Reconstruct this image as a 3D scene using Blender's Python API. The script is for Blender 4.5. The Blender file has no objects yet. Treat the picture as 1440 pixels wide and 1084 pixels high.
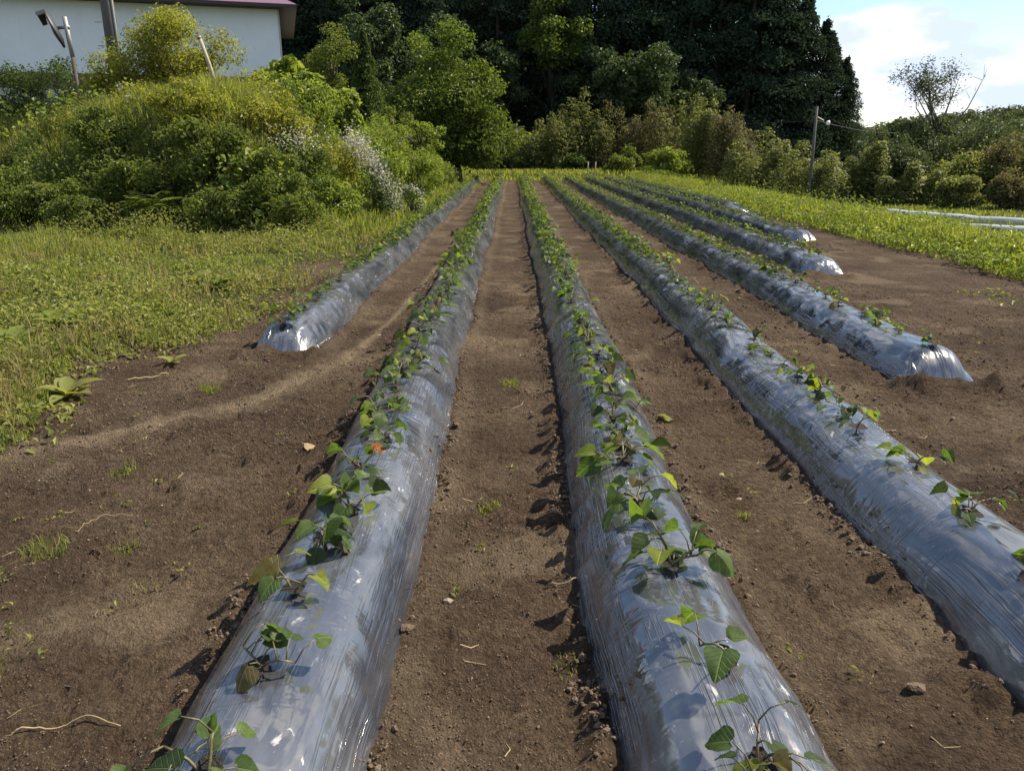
import bpy, math, random
import numpy as np
from mathutils import Matrix, Vector

R = math.radians
scene = bpy.context.scene
COL = scene.collection

# ------------------------------------------------------------------ camera
cam_d = bpy.data.cameras.new("camera"); cam = bpy.data.objects.new("camera", cam_d)
COL.objects.link(cam)
cam.location = (0, 0, 1.5); cam.rotation_euler = (R(90 - 17.0), 0, 0)
cam_d.lens = 27.0; cam_d.sensor_width = 36.0
cam_d.clip_start = 0.05; cam_d.clip_end = 3000
scene.camera = cam

# ------------------------------------------------------------------ sun + sky
SUN_AZ, SUN_EL = 66.0, 47.5            # azimuth clockwise from +Y (along the rows)
sun_d = bpy.data.lights.new("sun", 'SUN'); sun = bpy.data.objects.new("sun", sun_d)
COL.objects.link(sun)
sun_d.energy = 5.0; sun_d.angle = R(0.53); sun_d.color = (1.0, 0.89, 0.70)
sv = Vector((math.sin(R(SUN_AZ)) * math.cos(R(SUN_EL)), math.cos(R(SUN_AZ)) * math.cos(R(SUN_EL)), math.sin(R(SUN_EL))))
sun.rotation_euler = sv.to_track_quat('Z', 'Y').to_euler()
sun.location = (30, 20, 40)

world = bpy.data.worlds.new("World"); scene.world = world; world.use_nodes = True
nt = world.node_tree; nt.nodes.clear()
def nn(t, typ, **kw):
    n = t.nodes.new(typ)
    for k, v in kw.items():
        if k == 'op': n.operation = v
        elif k == 'inp':
            for i, val in v.items(): n.inputs[i].default_value = val
        else: setattr(n, k, v)
    return n
def link(t, a, b): t.links.new(a, b)
def ramp(t, fac, stops, interp='LINEAR'):
    r = nn(t, 'ShaderNodeValToRGB'); cr = r.color_ramp; cr.interpolation = interp
    while len(cr.elements) < len(stops): cr.elements.new(0.5)
    for e, (p, c) in zip(cr.elements, stops):
        e.position = p; e.color = (*c, 1) if len(c) == 3 else c
    if fac is not None: link(t, fac, r.inputs[0])
    return r
sky = nn(nt, 'ShaderNodeTexSky', sky_type='NISHITA', sun_disc=False)
sky.sun_elevation = R(SUN_EL); sky.sun_rotation = R(SUN_AZ)
sky.air_density = 1.0; sky.dust_density = 0.2; sky.ozone_density = 1.3
tc = nn(nt, 'ShaderNodeTexCoord')
sep = nn(nt, 'ShaderNodeSeparateXYZ'); link(nt, tc.outputs['Generated'], sep.inputs[0])
# clouds: soft noise over the dome, wider than tall
mp = nn(nt, 'ShaderNodeMapping'); mp.inputs['Location'].default_value = (9.1, 3.3, 0.3); mp.inputs['Scale'].default_value = (1, 1, 2.3); link(nt, tc.outputs['Generated'], mp.inputs[0])
cn = nn(nt, 'ShaderNodeTexNoise', inp={'Scale': 3.6, 'Detail': 9.0, 'Roughness': 0.5, 'Distortion': 0.1}); link(nt, mp.outputs[0], cn.inputs['Vector'])
cmask = ramp(nt, cn.outputs[0], [(0.50, (0, 0, 0)), (0.565, (1, 1, 1))], 'EASE')
cn2 = nn(nt, 'ShaderNodeTexNoise', inp={'Scale': 9.0, 'Detail': 6.0, 'Roughness': 0.55}); link(nt, mp.outputs[0], cn2.inputs['Vector'])
ccol = ramp(nt, cn2.outputs[0], [(0.42, (4.9, 5.6, 6.9)), (0.56, (6.9, 7.0, 7.2))])
zm = nn(nt, 'ShaderNodeMapRange', inp={1: 0.0, 2: 0.03, 3: 0.0, 4: 1.0}); link(nt, sep.outputs[2], zm.inputs[0])
cm2 = nn(nt, 'ShaderNodeMath', op='MULTIPLY'); link(nt, cmask.outputs[0], cm2.inputs[0]); link(nt, zm.outputs[0], cm2.inputs[1])
mixc = nn(nt, 'ShaderNodeMix', data_type='RGBA')
link(nt, cm2.outputs[0], mixc.inputs[0]); link(nt, sky.outputs[0], mixc.inputs[6]); link(nt, ccol.outputs[0], mixc.inputs[7])
bg = nn(nt, 'ShaderNodeBackground'); bg.inputs[1].default_value = 0.085
link(nt, mixc.outputs[2], bg.inputs[0])
wo = nn(nt, 'ShaderNodeOutputWorld'); link(nt, bg.outputs[0], wo.inputs[0])

vs = scene.view_settings
vs.view_transform = 'Standard'; vs.look = 'None'; vs.gamma = 1.0; vs.exposure = 0.97; vs.use_curve_mapping = False
scene.cycles.max_bounces = 6; scene.cycles.diffuse_bounces = 2; scene.cycles.glossy_bounces = 3
scene.cycles.transmission_bounces = 3; scene.cycles.transparent_max_bounces = 4

# ------------------------------------------------------------------ helpers
rng = np.random.default_rng(7)
random.seed(7)

def tag(o, label=None, cat=None, group=None, kind=None):
    if label: o['label'] = label
    if cat: o['category'] = cat
    if group: o['group'] = group
    if kind: o['kind'] = kind
    return o
def mesh_np(name, V, F, mat=None, smooth=False):
    """V (n,3); F (m,4) or (m,3) int array, or list of such arrays."""
    me = bpy.data.meshes.new(name)
    Fs = F if isinstance(F, list) else [F]
    Fs = [np.asarray(f, dtype=np.int32) for f in Fs if len(f)]
    V = np.asarray(V, dtype=np.float32)
    me.vertices.add(len(V)); me.vertices.foreach_set('co', V.ravel())
    nl = sum(f.size for f in Fs); nf = sum(len(f) for f in Fs)
    me.loops.add(nl); me.loops.foreach_set('vertex_index', np.concatenate([f.ravel() for f in Fs]))
    me.polygons.add(nf)
    tot = np.concatenate([np.full(len(f), f.shape[1], np.int32) for f in Fs])
    st = np.zeros(nf, np.int32); st[1:] = np.cumsum(tot)[:-1]
    me.polygons.foreach_set('loop_start', st)
    me.polygons.foreach_set('use_smooth', np.full(nf, bool(smooth)))
    if mat: me.materials.append(mat)
    me.update(calc_edges=True)
    return me
def add(name, me, parent=None):
    o = bpy.data.objects.new(name, me); COL.objects.link(o)
    if parent: o.parent = parent
    return o
def empty(name, loc=(0, 0, 0), rz=0.0):
    o = bpy.data.objects.new(name, None); COL.objects.link(o)
    o.location = loc; o.rotation_euler = (0, 0, rz); o.empty_display_size = 0.2
    return o
class MB:
    """collects geometry"""
    def __init__(s): s.v = []; s.q = []; s.t = []; s.n = 0
    def put(s, V, Q=None, T=None):
        V = np.asarray(V, float).reshape(-1, 3)
        if Q is not None and len(Q): s.q.append(np.asarray(Q, int) + s.n)
        if T is not None and len(T): s.t.append(np.asarray(T, int) + s.n)
        s.v.append(V); s.n += len(V)
    def box(s, a, b):
        x0, y0, z0 = a; x1, y1, z1 = b
        V = [(x0,y0,z0),(x1,y0,z0),(x1,y1,z0),(x0,y1,z0),(x0,y0,z1),(x1,y0,z1),(x1,y1,z1),(x0,y1,z1)]
        s.put(V, [(0,3,2,1),(4,5,6,7),(0,1,5,4),(1,2,6,5),(2,3,7,6),(3,0,4,7)])
    def tube(s, pts, rad, seg=6, cap=True):
        pts = np.asarray(pts, float); n = len(pts)
        rad = np.broadcast_to(np.asarray(rad, float), (n,))
        tg = np.gradient(pts, axis=0); tg /= np.linalg.norm(tg, axis=1)[:, None] + 1e-9
        ref = np.array([0, 0, 1.0]) if abs(tg[0][2]) < 0.9 else np.array([1.0, 0, 0])
        a = np.cross(tg, ref); a /= np.linalg.norm(a, axis=1)[:, None] + 1e-9
        b = np.cross(tg, a)
        th = np.linspace(0, 2 * np.pi, seg, endpoint=False)
        V = pts[:, None, :] + rad[:, None, None] * (np.cos(th)[None, :, None] * a[:, None, :] + np.sin(th)[None, :, None] * b[:, None, :])
        V = V.reshape(-1, 3); Q = []
        i = np.arange(n - 1)[:, None] * seg; j = np.arange(seg)[None, :]; j2 = (j + 1) % seg
        Q = np.stack([(i + j), (i + j2), (i + seg + j2), (i + seg + j)], -1).reshape(-1, 4)
        T = []
        if cap:
            for k in range(1, seg - 1):
                T.append((0, k + 1, k)); T.append(((n-1)*seg, (n-1)*seg + k, (n-1)*seg + k + 1))
        s.put(V, Q, T)
    def mesh(s, name, mat, smooth=False):
        F = []
        if s.q: F.append(np.concatenate(s.q))
        if s.t: F.append(np.concatenate(s.t))
        return mesh_np(name, np.concatenate(s.v), F, mat, smooth)
    def obj(s, name, mat, parent=None, smooth=False): return add(name, s.mesh(name, mat, smooth), parent)

# --- noise
def _h(ix, iy, seed):
    n = (ix.astype(np.int64) * 374761393 + iy.astype(np.int64) * 668265263 + seed * 1442695041) & 0xffffffff
    n = ((n ^ (n >> 13)) * 1274126177) & 0xffffffff
    return ((n ^ (n >> 16)) & 0xffff) / 65535.0
def vn(x, y, seed=0):
    x = np.asarray(x, float); y = np.asarray(y, float)
    ix = np.floor(x); iy = np.floor(y); fx = x - ix; fy = y - iy
    fx = fx * fx * (3 - 2 * fx); fy = fy * fy * (3 - 2 * fy)
    a = _h(ix, iy, seed); b = _h(ix + 1, iy, seed); c = _h(ix, iy + 1, seed); d = _h(ix + 1, iy + 1, seed)
    return (a * (1 - fx) + b * fx) * (1 - fy) + (c * (1 - fx) + d * fx) * fy
def fbm(x, y, seed=0, oct=4, gain=0.5):
    s = 0; a = 1; t = 0
    for o in range(oct):
        s = s + a * vn(x * 2 ** o + o * 17.3, y * 2 ** o - o * 9.1, seed + o); t += a; a *= gain
    return s / t
def sst(a, b, x):
    t = np.clip((np.asarray(x, float) - a) / (b - a), 0, 1); return t * t * (3 - 2 * t)

# ------------------------------------------------------------------ materials
def new_mat(name):
    m = bpy.data.materials.new(name); m.use_nodes = True
    t = m.node_tree; t.nodes.clear()
    out = nn(t, 'ShaderNodeOutputMaterial')
    return m, t, out
def plain(name, col, rough=0.7, metal=0.0, var=0.25, scale=8.0, bump=0.15, bscale=60.0):
    m, t, out = new_mat(name)
    p = nn(t, 'ShaderNodeBsdfPrincipled'); p.inputs['Roughness'].default_value = rough; p.inputs['Metallic'].default_value = metal
    tcn = nn(t, 'ShaderNodeTexCoord')
    n = nn(t, 'ShaderNodeTexNoise', inp={'Scale': scale, 'Detail': 5.0, 'Roughness': 0.65}); link(t, tcn.outputs['Object'], n.inputs['Vector'])
    lo = tuple(c * (1 - var) for c in col); hi = tuple(min(1, c * (1 + var)) for c in col)
    r = ramp(t, n.outputs[0], [(0.3, lo), (0.7, hi)]); link(t, r.outputs[0], p.inputs['Base Color'])
    if bump:
        n2 = nn(t, 'ShaderNodeTexNoise', inp={'Scale': bscale, 'Detail': 3.0}); link(t, tcn.outputs['Object'], n2.inputs['Vector'])
        b = nn(t, 'ShaderNodeBump', inp={'Strength': bump, 'Distance': 0.02}); link(t, n2.outputs[0], b.inputs['Height']); link(t, b.outputs[0], p.inputs['Normal'])
    link(t, p.outputs[0], out.inputs[0]); return m
def leafmat(name, c1, c2, trans=0.4, tcol=None, rough=0.45, island=True, vein=False, spec=0.15):
    m, t, out = new_mat(name)
    src = None
    if island:
        g = nn(t, 'ShaderNodeNewGeometry'); src = g.outputs['Random Per Island']
    else:
        g = nn(t, 'ShaderNodeObjectInfo'); src = g.outputs['Random']
    r = ramp(t, src, [(0.0, c1), (1.0, c2)])
    col = r.outputs[0]
    p = nn(t, 'ShaderNodeBsdfPrincipled', inp={'Roughness': rough, 'Specular IOR Level': spec})
    if vein:
        tcn = nn(t, 'ShaderNodeTexCoord'); sp = nn(t, 'ShaderNodeSeparateXYZ'); link(t, tcn.outputs['Object'], sp.inputs[0])
        ax = nn(t, 'ShaderNodeMath', op='ABSOLUTE'); link(t, sp.outputs[0], ax.inputs[0])
        ma = nn(t, 'ShaderNodeMath', op='MULTIPLY_ADD', inp={1: -0.9}); link(t, ax.outputs[0], ma.inputs[0]); link(t, sp.outputs[1], ma.inputs[2])
        mu = nn(t, 'ShaderNodeMath', op='MULTIPLY', inp={1: 34.0}); link(t, ma.outputs[0], mu.inputs[0])
        sn = nn(t, 'ShaderNodeMath', op='SINE'); link(t, mu.outputs[0], sn.inputs[0])
        vv = nn(t, 'ShaderNodeMapRange', inp={1: 0.8, 2: 1.0, 3: 0.0, 4: 0.35}); link(t, sn.outputs[0], vv.inputs[0])
        mr = nn(t, 'ShaderNodeMapRange', inp={1: 0.012, 2: 0.03, 3: 0.6, 4: 0.0}); link(t, ax.outputs[0], mr.inputs[0])
        mx = nn(t, 'ShaderNodeMath', op='MAXIMUM'); link(t, vv.outputs[0], mx.inputs[0]); link(t, mr.outputs[0], mx.inputs[1])
        ns = nn(t, 'ShaderNodeTexNoise', inp={'Scale': 3.0, 'Detail': 4.0}); link(t, tcn.outputs['Object'], ns.inputs['Vector'])
        hs = nn(t, 'ShaderNodeHueSaturation'); link(t, col, hs.inputs['Color'])
        nv = nn(t, 'ShaderNodeMapRange', inp={1: 0.3, 2: 0.7, 3: 0.7, 4: 1.3}); link(t, ns.outputs[0], nv.inputs[0]); link(t, nv.outputs[0], hs.inputs['Value'])
        mc = nn(t, 'ShaderNodeMix', data_type='RGBA'); link(t, mx.outputs[0], mc.inputs[0]); link(t, hs.outputs[0], mc.inputs[6])
        mc.inputs[7].default_value = (min(1, c2[0]*2.0), min(1, c2[1]*1.7), min(1, c2[2]*2.0), 1)
        col = mc.outputs[2]
        bp = nn(t, 'ShaderNodeBump', inp={'Strength': 0.5, 'Distance': 0.05}); bp.invert = True
        link(t, mx.outputs[0], bp.inputs['Height']); link(t, bp.outputs[0], p.inputs['Normal'])
    link(t, col, p.inputs['Base Color'])
    tr = nn(t, 'ShaderNodeBsdfTranslucent')
    tm = nn(t, 'ShaderNodeMix', data_type='RGBA', blend_type='MULTIPLY'); tm.inputs[0].default_value = 1.0
    link(t, col, tm.inputs[6]); tm.inputs[7].default_value = (*(tcol or (2.0, 1.9, 0.8)), 1)
    link(t, tm.outputs[2], tr.inputs[0])
    mx2 = nn(t, 'ShaderNodeMixShader'); mx2.inputs[0].default_value = trans
    link(t, p.outputs[0], mx2.inputs[1]); link(t, tr.outputs[0], mx2.inputs[2])
    link(t, mx2.outputs[0], out.inputs[0]); return m

M = {}
# soil / ground: 'cover' = plant cover, 'dry' = dry pale soil strips (both from vertex attributes)
def ground_material():
    m, t, out = new_mat('soil_and_turf')
    p = nn(t, 'ShaderNodeBsdfPrincipled', inp={'Roughness': 0.95, 'Specular IOR Level': 0.12})
    tcn = nn(t, 'ShaderNodeTexCoord'); O = tcn.outputs['Object']
    n1 = nn(t, 'ShaderNodeTexNoise', inp={'Scale': 1.1, 'Detail': 8.0, 'Roughness': 0.62}); link(t, O, n1.inputs['Vector'])
    n2 = nn(t, 'ShaderNodeTexNoise', inp={'Scale': 38.0, 'Detail': 6.0, 'Roughness': 0.7}); link(t, O, n2.inputs['Vector'])
    a = ramp(t, n1.outputs[0], [(0.32, (0.064, 0.043, 0.030)), (0.52, (0.113, 0.079, 0.054)), (0.72, (0.188, 0.138, 0.097))])
    b = ramp(t, n2.outputs[0], [(0.30, (0.42, 0.40, 0.38)), (0.50, (1.0, 1.0, 1.0)), (0.72, (1.6, 1.57, 1.5))])
    mm = nn(t, 'ShaderNodeMix', data_type='RGBA', blend_type='MULTIPLY'); mm.inputs[0].default_value = 1.0
    link(t, a.outputs[0], mm.inputs[6]); link(t, b.outputs[0], mm.inputs[7])
    at = nn(t, 'ShaderNodeAttribute', attribute_name='dry'); 
    md = nn(t, 'ShaderNodeMix', data_type='RGBA'); link(t, at.outputs['Fac'], md.inputs[0]); link(t, mm.outputs[2], md.inputs[6])
    drc = ramp(t, n2.outputs[0], [(0.3, (0.24, 0.18, 0.12)), (0.7, (0.38, 0.30, 0.205))]); link(t, drc.outputs[0], md.inputs[7])
    ac = nn(t, 'ShaderNodeAttribute', attribute_name='cover')
    n3 = nn(t, 'ShaderNodeTexNoise', inp={'Scale': 5.0, 'Detail': 8.0, 'Roughness': 0.7}); link(t, O, n3.inputs['Vector'])
    g = ramp(t, n3.outputs[0], [(0.3, (0.045, 0.055, 0.018)), (0.55, (0.075, 0.095, 0.028)), (0.75, (0.13, 0.125, 0.05))])
    mg = nn(t, 'ShaderNodeMix', data_type='RGBA')
    th = nn(t, 'ShaderNodeMath', op='ADD'); link(t, ac.outputs['Fac'], th.inputs[0])
    n4 = nn(t, 'ShaderNodeTexNoise', inp={'Scale': 9.0, 'Detail': 6.0}); link(t, O, n4.inputs['Vector'])
    n4s = nn(t, 'ShaderNodeMath', op='SUBTRACT', inp={1: 0.5}); link(t, n4.outputs[0], n4s.inputs[0]); link(t, n4s.outputs[0], th.inputs[1])
    mrc = nn(t, 'ShaderNodeMapRange', inp={1: 0.35, 2: 0.7}); link(t, th.outputs[0], mrc.inputs[0])
    link(t, mrc.outputs[0], mg.inputs[0]); link(t, md.outputs[2], mg.inputs[6]); link(t, g.outputs[0], mg.inputs[7])
    link(t, mg.outputs[2], p.inputs['Base Color'])
    b1 = nn(t, 'ShaderNodeTexNoise', inp={'Scale': 70.0, 'Detail': 7.0, 'Roughness': 0.75}); link(t, O, b1.inputs['Vector'])
    vo = nn(t, 'ShaderNodeTexVoronoi', inp={'Scale': 110.0}); link(t, O, vo.inputs['Vector'])
    b2 = nn(t, 'ShaderNodeTexNoise', inp={'Scale': 24.0, 'Detail': 5.0, 'Roughness': 0.6}); link(t, O, b2.inputs['Vector'])
    b3 = nn(t, 'ShaderNodeMath', op='MULTIPLY_ADD', inp={1: 1.4}); link(t, b2.outputs[0], b3.inputs[0]); link(t, b1.outputs[0], b3.inputs[2])
    sm = nn(t, 'ShaderNodeMath', op='MULTIPLY_ADD', inp={1: -0.35}); link(t, vo.outputs['Distance'], sm.inputs[0]); link(t, b3.outputs[0], sm.inputs[2])
    bp = nn(t, 'ShaderNodeBump', inp={'Strength': 1.0, 'Distance': 0.075}); link(t, sm.outputs[0], bp.inputs['Height'])
    link(t, bp.outputs[0], p.inputs['Normal'])
    link(t, p.outputs[0], out.inputs[0]); return m
M['ground'] = ground_material()

def film_material():
    m, t, out = new_mat('black_plastic_film')
    p = nn(t, 'ShaderNodeBsdfPrincipled', inp={'IOR': 2.35, 'Specular IOR Level': 0.5})
    uv = nn(t, 'ShaderNodeUVMap', uv_map='strip')
    def noise(sx, sy, detail=4.0, rough=0.55, dist=0.0, rz=0.0, loc=0.0):
        mpn = nn(t, 'ShaderNodeMapping'); mpn.inputs['Scale'].default_value = (sx, sy, 1); mpn.inputs['Rotation'].default_value = (0, 0, rz)
        mpn.inputs['Location'].default_value = (loc, loc * 0.7, loc)
        link(t, uv.outputs[0], mpn.inputs[0])
        n = nn(t, 'ShaderNodeTexNoise', inp={'Scale': 1.0, 'Detail': detail, 'Roughness': rough, 'Distortion': dist}); link(t, mpn.outputs[0], n.inputs['Vector'])
        return n.outputs[0]
    def mul(a, b, c=None):
        n = nn(t, 'ShaderNodeMath', op='MULTIPLY'); link(t, a, n.inputs[0])
        if isinstance(b, float): n.inputs[1].default_value = b
        else: link(t, b, n.inputs[1])
        return n.outputs[0]
    def plus(a, b):
        n = nn(t, 'ShaderNodeMath', op='ADD'); link(t, a, n.inputs[0]); link(t, b, n.inputs[1]); return n.outputs[0]
    # dust veil and dried mud splashes
    d1 = noise(3.0, 1.5, 7.0, 0.65, 0.6)
    d2 = noise(20, 11, 8.0, 0.72, 0.5, 0, 3.1)
    dm = ramp(t, d1, [(0.46, (0, 0, 0)), (0.62, (1, 1, 1))])
    dm2 = ramp(t, d2, [(0.59, (0, 0, 0)), (0.66, (1, 1, 1))])
    splash = mul(mul(dm.outputs[0], dm2.outputs[0]), 0.6)
    veil = nn(t, 'ShaderNodeMapRange', inp={1: 0.38, 2: 0.66, 3: 0.03, 4: 0.21}); link(t, d1, veil.inputs[0])
    fac = plus(splash, veil.outputs[0])
    mc = nn(t, 'ShaderNodeMix', data_type='RGBA'); link(t, fac, mc.inputs[0])
    mc.inputs[6].default_value = (0.016, 0.019, 0.030, 1); mc.inputs[7].default_value = (0.36, 0.36, 0.37, 1)
    link(t, mc.outputs[2], p.inputs['Base Color'])
    ro = nn(t, 'ShaderNodeMapRange', inp={1: 0.42, 2: 0.62, 3: 0.07, 4: 0.25}); link(t, noise(4, 1.6, 7.0, 0.65, 0.8, 0, 7.7), ro.inputs[0])
    rs = nn(t, 'ShaderNodeMath', op='ADD'); link(t, ro.outputs[0], rs.inputs[0]); link(t, splash, rs.inputs[1])
    link(t, rs.outputs[0], p.inputs['Roughness'])
    # creases: sharp long pulls in bundles, slanted cross folds, soft dents
    l1 = ramp(t, noise(26, 0.8, 3.0, 0.6, 1.0, 0.0, 1.3), [(0.44, (0, 0, 0)), (0.50, (1, 1, 1)), (0.56, (0, 0, 0))], 'EASE')
    sel = ramp(t, noise(3.6, 1.3, 4.0, 0.6, 0.6, 0, 9.4), [(0.45, (0, 0, 0)), (0.62, (1, 1, 1))])
    c1 = ramp(t, noise(2.2, 10, 2.0, 0.5, 1.2, 0.35, 5.2), [(0.42, (0, 0, 0)), (0.50, (1, 1, 1)), (0.60, (0, 0, 0))], 'EASE')
    sel2 = ramp(t, noise(2.0, 1.0, 2.0, 0.5, 0.4, 0, 14.4), [(0.45, (0, 0, 0)), (0.62, (1, 1, 1))])
    dent = noise(6, 3.2, 2.5, 0.45, 0.8, 0.2, 2.2)
    h = plus(plus(mul(mul(l1.outputs[0], sel.outputs[0]), 0.42), mul(mul(c1.outputs[0], sel2.outputs[0]), 0.12)), mul(dent, 1.2))
    bp = nn(t, 'ShaderNodeBump', inp={'Strength': 0.7, 'Distance': 0.010}); link(t, h, bp.inputs['Height'])
    link(t, bp.outputs[0], p.inputs['Normal'])
    link(t, p.outputs[0], out.inputs[0]); return m
M['film'] = film_material()
M['clod'] = plain('soil_clods', (0.112, 0.078, 0.053), 0.95, var=0.35, scale=14, bump=0.5, bscale=120)
M['hole'] = plain('planting_hole_soil', (0.018, 0.013, 0.010), 0.95, var=0.4, scale=40, bump=0.8, bscale=150)
M['stone'] = plain('pale_stone', (0.24, 0.195, 0.145), 0.85, var=0.25, scale=20)
M['straw'] = plain('dry_straw', (0.27, 0.21, 0.11), 0.7, var=0.2, scale=30)
M['stem'] = plain('seedling_stem', (0.10, 0.085, 0.04), 0.55, var=0.3, scale=40)
M['bark'] = plain('bark', (0.10, 0.08, 0.06), 0.9, var=0.35, scale=5, bump=0.6, bscale=25)
M['darkbark'] = plain('dark_bark', (0.025, 0.021, 0.017), 0.9, var=0.35, scale=5, bump=0.6, bscale=25)
M['deadwood'] = plain('dead_branch', (0.11, 0.095, 0.08), 0.9, var=0.3, scale=8)
M['wall'] = plain('white_siding', (0.70, 0.73, 0.77), 0.85, var=0.04, scale=1.5, bump=0)
M['brown'] = plain('brown_wainscot', (0.14, 0.085, 0.065), 0.7, var=0.15, scale=4)
M['conc'] = plain('concrete', (0.40, 0.39, 0.37), 0.85, var=0.15, scale=4)
M['roof'] = plain('purple_roof', (0.16, 0.085, 0.135), 0.5, var=0.1, scale=6)
M['soffit'] = plain('roof_underside', (0.06, 0.04, 0.04), 0.8, var=0.1)
M['steel'] = plain('grey_steel', (0.30, 0.30, 0.29), 0.5, 0.3, var=0.2, scale=12)
M['dark'] = plain('dark_paint', (0.03, 0.03, 0.032), 0.5, var=0.2)
M['rust'] = plain('rusty_pole', (0.055, 0.045, 0.04), 0.8, var=0.3, scale=10)
M['pole'] = plain('weathered_pole', (0.085, 0.075, 0.07), 0.85, var=0.25, scale=7, bump=0.3)
M['wood'] = plain('weathered_stake', (0.34, 0.29, 0.20), 0.8, var=0.25, scale=14, bump=0.3)
M['asphalt'] = plain('asphalt', (0.06, 0.06, 0.06), 0.9, var=0.2, scale=20)
M['white'] = plain('white_porcelain', (0.8, 0.8, 0.8), 0.3, var=0.03)
m_, t_, o_ = new_mat('mirror_glass'); p_ = nn(t_, 'ShaderNodeBsdfPrincipled', inp={'Metallic': 1.0, 'Roughness': 0.05}); p_.inputs['Base Color'].default_value = (0.7, 0.7, 0.7, 1); link(t_, p_.outputs[0], o_.inputs[0]); M['mirror'] = m_
m_, t_, o_ = new_mat('paddy_water'); p_ = nn(t_, 'ShaderNodeBsdfPrincipled', inp={'Roughness': 0.06, 'IOR': 1.33}); p_.inputs['Base Color'].default_value = (0.05, 0.05, 0.035, 1)
nz_ = nn(t_, 'ShaderNodeTexNoise', inp={'Scale': 6.0}); bp_ = nn(t_, 'ShaderNodeBump', inp={'Strength': 0.05, 'Distance': 0.02}); link(t_, nz_.outputs[0], bp_.inputs['Height']); link(t_, bp_.outputs[0], p_.inputs['Normal']); link(t_, p_.outputs[0], o_.inputs[0]); M['water'] = m_

# seedling leaves
M['leaf_green'] = leafmat('seedling_leaf_green', (0.036, 0.066, 0.020), (0.078, 0.118, 0.034), 0.38, (2.2, 2.3, 0.7), 0.5, False, True, 0.25)
M['leaf_lime'] = leafmat('seedling_leaf_yellow_green', (0.11, 0.155, 0.03), (0.19, 0.22, 0.045), 0.45, (1.7, 1.7, 0.6), 0.45, False, True)
M['leaf_dark'] = leafmat('seedling_leaf_dark', (0.022, 0.038, 0.016), (0.05, 0.07, 0.028), 0.25, (1.8, 1.9, 0.8), 0.38, False, True)
M['leaf_dry'] = leafmat('seedling_leaf_withered', (0.07, 0.065, 0.03), (0.15, 0.13, 0.06), 0.25, (1.3, 1.25, 0.8), 0.7, False, True)
M['leaf_orange'] = leafmat('seedling_leaf_orange', (0.24, 0.085, 0.03), (0.28, 0.10, 0.035), 0.4, (1.5, 1.0, 0.6), 0.6, False, False)
M['leaf_far'] = leafmat('seedling_leaf_mixed', (0.024, 0.045, 0.016), (0.13, 0.165, 0.045), 0.42, (2.0, 2.0, 0.7), 0.45)
# vegetation
M['grass'] = leafmat('grass_green', (0.08, 0.108, 0.026), (0.25, 0.27, 0.085), 0.45, (1.7, 1.7, 0.6), 0.5)
M['grass_lime'] = leafmat('grass_lime', (0.11, 0.14, 0.032), (0.27, 0.28, 0.085), 0.5, (1.6, 1.6, 0.6), 0.5)
M['grass_dry'] = leafmat('grass_dry', (0.14, 0.13, 0.05), (0.30, 0.25, 0.12), 0.4, (1.4, 1.3, 0.8), 0.6)
M['weed'] = leafmat('weed_leaf', (0.085, 0.11, 0.028), (0.27, 0.27, 0.09), 0.4, (1.8, 1.8, 0.7), 0.45)
M['shrub_dark'] = leafmat('shrub_dark', (0.026, 0.046, 0.015), (0.075, 0.11, 0.034), 0.36, (1.9, 1.9, 0.7), 0.4)
M['shrub_mid'] = leafmat('shrub_mid', (0.055, 0.085, 0.022), (0.15, 0.18, 0.05), 0.4, (1.9, 1.8, 0.6), 0.42)
M['shrub_lime'] = leafmat('shrub_lime', (0.085, 0.13, 0.026), (0.22, 0.26, 0.065), 0.45, (1.7, 1.7, 0.6), 0.42)
M['shrub_gold'] = leafmat('shrub_gold', (0.11, 0.125, 0.026), (0.30, 0.29, 0.07), 0.48, (1.7, 1.75, 0.6), 0.45)
M['tree'] = leafmat('tree_leaf', (0.045, 0.075, 0.018), (0.13, 0.165, 0.042), 0.38, (1.9, 1.9, 0.6), 0.38)
M['forest'] = leafmat('forest_leaf', (0.034, 0.056, 0.024), (0.075, 0.105, 0.045), 0.25, (1.6, 1.7, 0.8), 0.5)
M['cedar'] = leafmat('cedar_needles', (0.017, 0.031, 0.022), (0.042, 0.062, 0.039), 0.2, (1.5, 1.6, 0.8), 0.7, spec=0.03)  # needles brightened in place of haze over the wood
M['bamboo'] = leafmat('bamboo_leaf', (0.072, 0.092, 0.030), (0.185, 0.205, 0.075), 0.45, (1.7, 1.6, 0.8), 0.5)
M['bamboo_brown'] = leafmat('bamboo_leaf_brown', (0.070, 0.070, 0.032), (0.160, 0.150, 0.072), 0.4, (1.5, 1.4, 0.8), 0.55)
M['hazel'] = leafmat('far_leaf', (0.036, 0.052, 0.028), (0.085, 0.105, 0.048), 0.3, (1.6, 1.6, 0.8), 0.5)
M['blossom'] = leafmat('white_blossom', (0.30, 0.29, 0.22), (0.62, 0.60, 0.52), 0.35, (1.0, 1.0, 0.95), 0.6)
M['iris'] = leafmat('lilac_petal', (0.25, 0.25, 0.42), (0.36, 0.36, 0.52), 0.35, (1.0, 1.0, 1.0), 0.6)

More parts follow.
